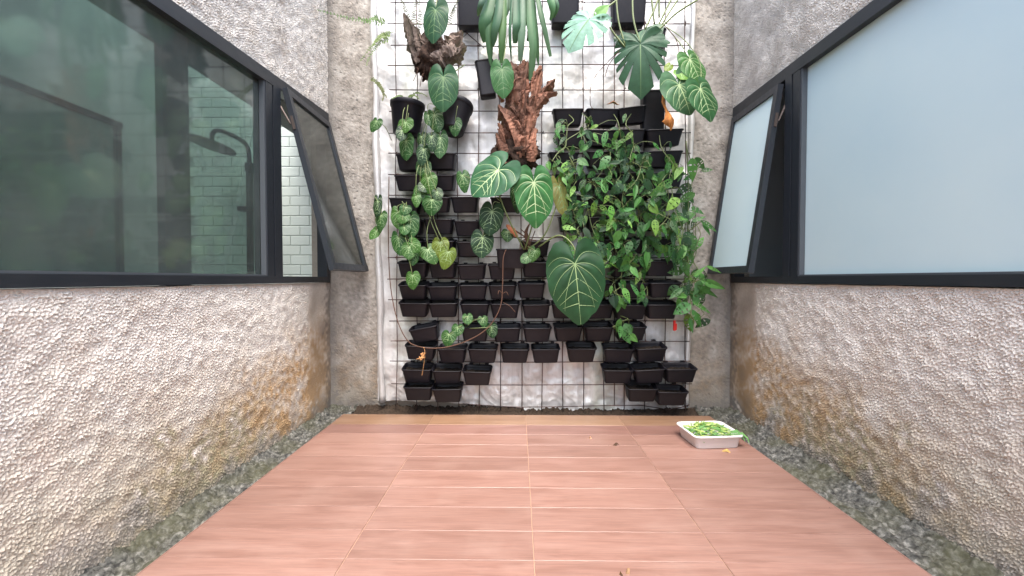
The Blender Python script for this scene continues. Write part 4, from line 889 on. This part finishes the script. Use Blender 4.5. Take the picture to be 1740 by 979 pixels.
for q in range(10):
    a_ = P(rnd.uniform(700, 780), rnd.uniform(95, 125), 2.56); mb.tube(spline([a_, a_ + Vector((rnd.uniform(-.03, .03), -.03, -.03)), a_ + Vector((rnd.uniform(-.05, .05), -.01, -.09))], 4), .002, 4)
mb.part('root_fibre', M_ROOT, t)
t = thing('staghorn_fern', 'column of dead rust brown fronds standing in the middle of the grid', 'fern', P(875, 275, 2.62))
v, f = lump(876, 262, 2.60, .14, .09, .11, 502); part('root_ball', v, f, M_PEAT, t, True)
fr_ = [([(880, 262), (872, 225), (860, 200), (846, 178)], [.10, .17, .17, .12, .03], (-.3, -1, .2)), ([(884, 262), (884, 215), (876, 170), (872, 130), (864, 106)], [.10, .16, .13, .13, .12, .07], (-.1, -1, .1)), ([(886, 250), (890, 205), (890, 160), (892, 125), (896, 105)], [.08, .12, .11, .12, .11, .05], (.2, -1, .1)),
  ([(900, 258), (906, 215), (908, 175), (914, 140), (920, 112)], [.06, .09, .08, .07, .06, .02], (.4, -1, .0)), ([(908, 190), (918, 170), (928, 158), (947, 156)], [.03, .06, .07, .08, .03], (.2, -1, .4)), ([(914, 168), (926, 150), (934, 142), (943, 134)], [.03, .05, .06, .06, .02], (.2, -1, .3)), ([(870, 250), (862, 220), (856, 200), (850, 190)], [.06, .09, .08, .06, .04], (-.6, -1, .0)), ([(852, 278), (850, 258), (846, 240), (842, 228)], [.05, .07, .06, .05, .03], (-.5, -1, .1)), ([(906, 275), (908, 255), (910, 235), (912, 218)], [.05, .07, .06, .05, .03], (.5, -1, .1)), ([(868, 160), (860, 150), (856, 140), (850, 150)], [.04, .05, .05, .04, .02], (-.3, -1, .3)), ([(895, 150), (903, 140), (908, 130), (906, 118)], [.04, .05, .05, .04, .02], (.3, -1, .3))]
for q in range(46):                                             # thin curled flakes and split ends
    x, y = rnd.uniform(848, 908), rnd.uniform(120, 255); dx, dy = rnd.uniform(-16, 16), rnd.uniform(-34, -14)
    fr_.append(([(x, y + 14), (x + dx * .3, y + 14 + dy * .5), (x + dx * .8, y + 14 + dy), (x + dx * 1.3, y + 10 + dy)], [.02, rnd.uniform(.025, .045), rnd.uniform(.02, .04), .004], (rnd.uniform(-.8, .8), -1, rnd.uniform(-.2, .4))))
for q, (pp, wd, nr_) in enumerate(fr_):
    mb = MB(); K = len(pp); ragged(mb, [P(x, y, 2.515 - .035 * math.sin(i / (K - 1) * 2.2) + .004 * (q % 4)) for i, (x, y) in enumerate(pp)], wd, 540 + q, nr_, .5)
    k = rnd.uniform(.6, 1.3); o = mb.part('dead_frond', M_DEAD, t, False); o.color = (.215 * k, .102 * k, .066 * k, 1)

# --- hanging strap fern
t = thing('strap_fern', 'grey green strap fern fronds hanging from above into the picture middle', 'fern', P(880, -30, 2.6))
straps = [([(838, -30), (834, 20), (832, 60), (834, 112)], 15, 0), ([(842, -30), (828, 15), (822, 40), (826, 72)], 22, 0), ([(856, -30), (855, 30), (853, 70), (853, 108)], 13, 1), ([(872, -30), (868, 20), (866, 60), (869, 106)], 6, 0), ([(888, -30), (888, 25), (886, 65), (884, 104)], 13, 2), ([(900, -30), (902, 30), (906, 80), (902, 136)], 14, 1), ([(905, -30), (908, 25), (912, 65), (915, 112)], 11, 0), ([(908, -30), (918, 15), (926, 50), (936, 96)], 10, 1), ([(866, -30), (872, 5), (874, 18), (868, 38)], 20, 2), ([(850, -30), (846, 20), (840, 50), (838, 80)], 15, 0), ([(925, -30), (934, -5), (938, 15), (934, 34)], 12, 1), ([(878, -30), (880, 30), (878, 50), (876, 74)], 16, 0), ([(862, -30), (860, 10), (846, 40), (838, 62)], 15, 2), ([(895, -30), (894, 15), (900, 45), (896, 70)], 14, 1), ([(936, -30), (942, -5), (946, 12), (940, 30)], 9, 0), ([(830, -30), (822, -5), (816, 10), (812, 28)], 10, 0)]
for q, (pp, w_, c) in enumerate(straps):
    mb = MB(); Y = 2.56 - .012 * (q % 6); ww = w_ / F * Y
    frond(mb, [P(x, y, Y - .05 * math.sin(i / 3 * math.pi)) for i, (x, y) in enumerate(pp)], [ww * .5, ww * .85, ww, ww * .95, ww * .8, ww * (.5 if q % 3 else .12)], 600 + q, (rnd.uniform(-.5, .5), -1, .25), .03, .18)
    o = mb.part('frond', M_LEAF, t, True); o.color = (*[((.04, .10, .05), (.06, .135, .06), (.11, .19, .115))[c][k] * rnd.uniform(.85, 1.15) for k in range(3)], 1)

# --- small ferns at the left sheet edge
def fern(label, lines, colr, Y=2.66, leaf=.028):
    t = thing('small_fern', label, 'fern', P(*lines[0][0], Y))
    for ln in lines:
        pts = spline([P(x, y, Y - .03 * k) for k, (x, y) in enumerate(ln)], 8); mb = MB(); mb.tube(pts, .0014, 4)
        for i in range(2, len(pts) - 1):
            tg = (pts[i + 1] - pts[i]).normalized(); sdv = tg.cross(Vector((0, -1, 0))).normalized(); taper = 1 - .75 * i / len(pts)
            for sg in (-1, 1):
                if rnd.random() < .12: continue
                d_ = (sdv * sg + tg * .4 + Vector((0, rnd.uniform(-.3, .2), -.2))).normalized() * leaf * taper * rnd.uniform(.8, 1.2); mb.strip([pts[i], pts[i] + d_ * .5, pts[i] + d_], [.004, .008 * taper + .003, .001], (0, -1, .3), .1, 2)
        o = mb.part('frond', M_THIN, t, False); o.color = (*gv(colr, .2), 1)
fern('light green fern sprig reaching left near the photo top', [[(655, 40), (620, 35), (580, 28), (538, 16)], [(655, 42), (640, 30), (625, 36), (608, 30)]], (.10, .20, .05))
fern('small fern sprig drooping at the left sheet edge', [[(668, 55), (648, 62), (632, 78), (612, 104)], [(664, 66), (645, 72), (630, 92), (622, 112)], [(660, 62), (650, 60), (640, 68), (634, 78)]], (.12, .18, .04))
fern('thin dry sprig on the sheet below the droopy fern', [[(630, 132), (640, 140), (650, 152), (657, 166)], [(640, 138), (648, 150), (652, 160), (650, 172)]], (.12, .14, .05), 2.72, .02)
fern('dry twiggy sprigs rising over the brown fern basket', [[(705, 60), (703, 30), (706, 5), (700, -25)], [(708, 55), (715, 25), (712, 5), (722, -25)], [(700, 45), (690, 20), (684, 5), (676, -10)], [(760, 50), (768, 25), (775, 8), (782, -15)]], (.09, .11, .05), 2.6, .022)
fern('wispy weeds growing in the leftmost round pot', [[(690, 172), (684, 165), (676, 163), (666, 168)], [(694, 172), (696, 164), (704, 162), (712, 168)], [(698, 172), (703, 160), (714, 158), (726, 164)]], (.10, .16, .05), 2.62, .012)

# --- swiss cheese vines on the right
def vine_plant(label, anchors, box_, nl, size=(20, 34), Yr=(2.44, 2.60), colr=(G_MID, G_LIT, G_DARK), bright=.12, dirx=(-1, 1)):
    x0, y0, x1, y1 = box_; t = thing('swiss_cheese_plant', label, 'plant', P(anchors[0][0], anchors[0][1], 2.66)); lines = []; spots = []
    for (ax, ay) in anchors:
        x, y = ax, ay; ln = [P(x, y, 2.66)]; Y = rnd.uniform(*Yr)
        for k in range(7):
            x = min(max(x + rnd.uniform(-22, 22), x0), x1); y = min(y + (y1 - ay) / 7 * rnd.uniform(.6, 1.3), y1); Y = min(max(Y + rnd.uniform(-.03, .03), Yr[0]), Yr[1]); ln.append(P(x, y, Y + .02)); spots.append((x, y, Y))
            if y >= y1: break
        lines.append(ln)
    stems(t, lines, .0026)
    pet = []
    for q in range(nl):
        if q < nl * .5:
            sx_, sy_, Y = rnd.choice(spots); x, y = sx_ + rnd.uniform(-16, 16), sy_ + rnd.uniform(-14, 14)
        else: x, y, Y = rnd.uniform(x0, x1), rnd.uniform(y0, y1), rnd.uniform(*Yr)
        L_ = rnd.uniform(*size); an = R(rnd.gauss(90, 42)) if rnd.random() < .85 else R(rnd.uniform(0, 360))
        dx = math.cos(an) * L_; dy = math.sin(an) * L_
        if dirx[0] >= 0: dx = abs(dx)
        c = rnd.choices(colr, (5, 3, 3))[0] if rnd.random() > bright else (.115, .235, .04)
        pl(t, rnd.choice(CH), x, y, x + dx, y + dy, L_ * rnd.uniform(.8, 1.1), Y, gv(c, .4), (rnd.gauss(0, .5), -1, rnd.gauss(.45, .4)), rnd.uniform(-.05, .02))
        a_ = P(x, y, Y); sx_, sy_, sY = min(spots, key=lambda s: (s[0] - x) ** 2 + (s[1] - y) ** 2)
        if math.hypot(sx_ - x, sy_ - y) < 45: pet.append([P(sx_, sy_, sY + .02), (a_ + P(sx_, sy_, sY)) / 2 + Vector((0, -.01, .012)), a_])
    stems(t, pet, .0014, M_STEM, 'petiole', 4)
    return t
vine_plant('swiss cheese vine in the left box of the topmost row', [(960, 190), (985, 190)], (938, 210, 1000, 300), 32, (13, 24))
vine_plant('swiss cheese vine spilling from the middle of the topmost row', [(1040, 190), (1075, 190), (1060, 225)], (1005, 212, 1112, 320), 66, (12, 26))
vine_plant('swiss cheese vine filling the upper right boxes beside the sheet edge', [(1120, 225), (1140, 260), (1105, 260)], (1085, 255, 1160, 390), 62, (13, 28))
vine_plant('dense swiss cheese vine right of the big anthurium leaves', [(965, 262), (1010, 262), (985, 300)], (950, 290, 1050, 440), 108, (12, 27))
vine_plant('dense swiss cheese vine covering the middle right boxes', [(1060, 300), (1090, 300), (1075, 335)], (1030, 310, 1110, 450), 96, (12, 28))
vine_plant('trailing swiss cheese vine over the lower right boxes', [(1030, 410), (1060, 412), (1085, 410)], (1005, 420, 1100, 505), 36, (14, 28))
vine_plant('swiss cheese vine on the right boxes with larger holed leaves', [(1125, 335), (1140, 370)], (1085, 340, 1160, 440), 24, (24, 38))
vine_plant('swiss cheese vine hanging down the right sheet edge', [(1166, 250), (1168, 330), (1170, 390)], (1158, 260, 1182, 500), 34, (18, 32), (2.56, 2.68))
t = vine_plant('swiss cheese shoots reaching out over the right side wall', [(1168, 360), (1172, 440), (1172, 470)], (1168, 440, 1196, 545), 16, (22, 34), (2.50, 2.64))
for (x, y, x2, y2, w_) in ((1190, 375, 1222, 392, 20), (1194, 378, 1208, 400, 16), (1176, 376, 1200, 366, 14), (1200, 452, 1228, 462, 16), (1190, 476, 1236, 490, 18), (1184, 484, 1222, 506, 18), (1178, 470, 1200, 452, 15), (1176, 512, 1212, 532, 16), (1176, 526, 1196, 556, 14), (1172, 540, 1178, 566, 16), (1168, 505, 1140, 500, 18), (1160, 490, 1138, 508, 18), (1176, 268, 1182, 306, 24)):
    pl(t, rnd.choice(CH), x, y, x2, y2, w_ * 1.15, 2.52 + rnd.uniform(-.03, .03), gv(G_LIT if rnd.random() < .6 else G_MID, .2))
stems(t, [[P(1168, 395, 2.6), P(1180, 385, 2.55), P(1192, 376, 2.53)], [P(1172, 470, 2.6), P(1186, 462, 2.55), P(1200, 453, 2.53)], [P(1172, 480, 2.6), P(1182, 478, 2.55), P(1190, 476, 2.53)], [P(1166, 240, 2.62), P(1170, 330, 2.62), P(1168, 420, 2.62), P(1173, 500, 2.6), P(1174, 545, 2.57)]], .0035)
vine_plant('small swiss cheese shoot dangling among the fourth row boxes', [(1048, 535)], (1042, 545, 1074, 575), 6, (18, 28), (2.52, 2.58))

# --- loose runner roots, dry bits, clip
t = tag(ob('hanging_root', MB().tube(spline([P(661, 300, 2.7), P(660, 400, 2.68), P(663, 480, 2.66), P(674, 540, 2.6), P(692, 578, 2.56), P(716, 590, 2.54), P(752, 591, 2.52), P(792, 580, 2.52), P(828, 558, 2.52), P(850, 522, 2.52), P(854, 480, 2.52), P(855, 440, 2.52), P(860, 424, 2.54)], 8), .0035, 6).tube(spline([P(853, 498, 2.52), P(848, 494, 2.51), P(846, 500, 2.5)], 4), .002, 5).tube(spline([P(855, 514, 2.52), P(866, 520, 2.5), P(876, 531, 2.5)], 4), .0018, 5).tube(spline([P(853, 500, 2.52), P(860, 496, 2.5), P(864, 502, 2.5)], 4), .002, 5).mesh('hanging_root', M_ROOT, True)), 'long brown root looping down from the left edge to the big planter', 'root')
mb = MB()
mb.tube(spline([P(720, 590, 2.53), P(722, 600, 2.52), P(720, 620, 2.51), P(717, 638, 2.51)], 4), .0016, 5)
for q in range(7):
    a_ = P(717 + rnd.uniform(-3, 3), 606 + rnd.uniform(-6, 8), 2.51); mb.strip([a_, a_ + Vector((rnd.uniform(-.02, .02), -.012, rnd.uniform(-.02, .01))), a_ + Vector((rnd.uniform(-.03, .03), -.01, rnd.uniform(-.04, .02)))], [.006, .014, .003], (0, -1, .2), .3, 2, .2, q)
o = tag(ob('dry_flower', mb.mesh('dry_flower', M_DEAD)), 'shrivelled orange dry flower dangling from the looping root', 'dry flower'); o.color = (.42, .22, .09, 1)
c = P(1146, 553, 2.70); mb = MB(); mb.box(c + Vector((-.010, -.012, -.034)), c + Vector((.004, .0, .034))); mb.box(c + Vector((.0045, -.011, -.030)), c + Vector((.012, -.001, .012))); 
tag(ob('clip', mb.mesh('clip', M_RED)), 'small red plastic clip on the right of the wire grid', 'clip')
def crumple(name, label, pos, size, colr, seed, lift=.006, yaw=0):
    rg = random.Random(seed); mb = MB(); ca, sa = math.cos(yaw), math.sin(yaw); pts = [Vector(pos) + Vector(((k / 6 - .5) * size * ca, (k / 6 - .5) * size * sa, lift + .012 * math.sin(k * 1.1 + seed))) for k in range(7)]
    mb.strip(pts, [.002, .012, .02, .024, .018, .012, .002], (0, 0, 1), .5, 4, .25, seed)
    o = tag(ob(name, mb.mesh(name, M_DEAD, True)), label, 'leaf'); o.color = (*colr, 1)
def onfloor(px, py):
    d = CM @ Vector(((px - 870) / F, (489.5 - py) / F, -1)); k = -CAMZ / d.z; return Vector((d.x * k, d.y * k, 0))
crumple('dry_leaf', 'curled dark dry leaf on the deck left of the tub', onfloor(1043, 757), .06, (.09, .045, .025), 3, .004, .2)
crumple('dry_leaf', 'thin yellow leaf scrap lying before the white tub', onfloor(1236, 768), .075, (.45, .30, .10), 5, .005, -.25)
crumple('dry_leaf', 'pale dry leaf at the bottom middle of the photo', onfloor(1062, 976), .035, (.40, .24, .13), 8, .004, .5)
crumple('dry_leaf', 'tiny pale scrap on the deck below the right planters', onfloor(1001, 745), .02, (.5, .3, .2), 9, .002, .1)
crumple('dry_leaf', 'dry brown leaf caught on top of the upper right boxes', P(1042, 177, 2.66), .09, (.20, .11, .07), 11, .01, .1)
mb = MB(); pz = onfloor(1075, 764); cs = [onfloor(x, y) + Vector((0, 0, .0012)) for x, y in ((1048, 757), (1062, 754), (1084, 755), (1096, 762), (1102, 774), (1082, 774), (1062, 766))]
# --- white tub with clippings
tc = onfloor(1206, 752); tc = Vector((1.055, 2.245, 0)); tub = thing('plastic_tub', 'shallow white plastic tub standing on the right of the deck', 'tub', tc); tub.rotation_euler = (0, 0, R(5))
def ctr(w_, d_, r, z): return rrect(w_, d_, r, z, 5)
v, f = loops_mesh([ctr(.225, .185, .02, .0005), ctr(.235, .195, .024, .005), ctr(.252, .212, .028, .062), ctr(.274, .234, .034, .064), ctr(.276, .236, .035, .070), ctr(.270, .230, .033, .073), ctr(.252, .212, .028, .071), ctr(.246, .206, .026, .064), ctr(.226, .186, .022, .008)], True, True)
ob('tub_body', mk('tub_body', v, f, M_WHITE, True), tub)
mb = MB(); rg = random.Random(77)
for q in range(190):
    x, y = rg.uniform(-.098, .098), rg.uniform(-.08, .08); z = .040 + .048 * (1 - (x / .13) ** 2) * (1 - (y / .11) ** 2) + rg.uniform(-.01, .010); a_ = rg.uniform(0, 6.28); l = rg.uniform(.015, .038)
    p = Vector((x, y, z)); d_ = Vector((math.cos(a_) * l, math.sin(a_) * l, rg.uniform(-.012, .012)))
    if rg.random() < .5: mb.strip([p - d_, p - d_ * .3 + Vector((0, 0, .004)), p + d_ * .4 + Vector((0, 0, .003)), p + d_], [.002, .016, .014, .002], (rg.uniform(-.4, .4), rg.uniform(-.4, .4), 1), .3, 2, .1, q, rg.choice((0, 0, 1)))
    else: mb.tube([p - d_, p + Vector((0, 0, rg.uniform(0, .006))), p + d_], .0024, 5, rg.choice((0, 1, 1)))
for (x, y) in ((.118, -.07), (.128, -.09), (.124, -.05)):
    mb.strip([Vector((x - .04, y, .07)), Vector((x, y - .012, .082)), Vector((x + .018, y - .03, .062)), Vector((x + .02, y - .04, .04))], [.004, .014, .010, .003], (0, -1, 1), .2, 2)
MC1 = mat('clipping_green', (.10, .25, .06), .5); MC2 = mat('clipping_lime', (.34, .46, .12), .5)
o = tag(ob('leaf_clippings', mb.mesh('leaf_clippings', [MC1, MC2])), 'heap of chopped green leaf clippings lying in the white tub', 'clippings', None, 'stuff'); o.location = tc; o.rotation_euler = (0, 0, R(5))
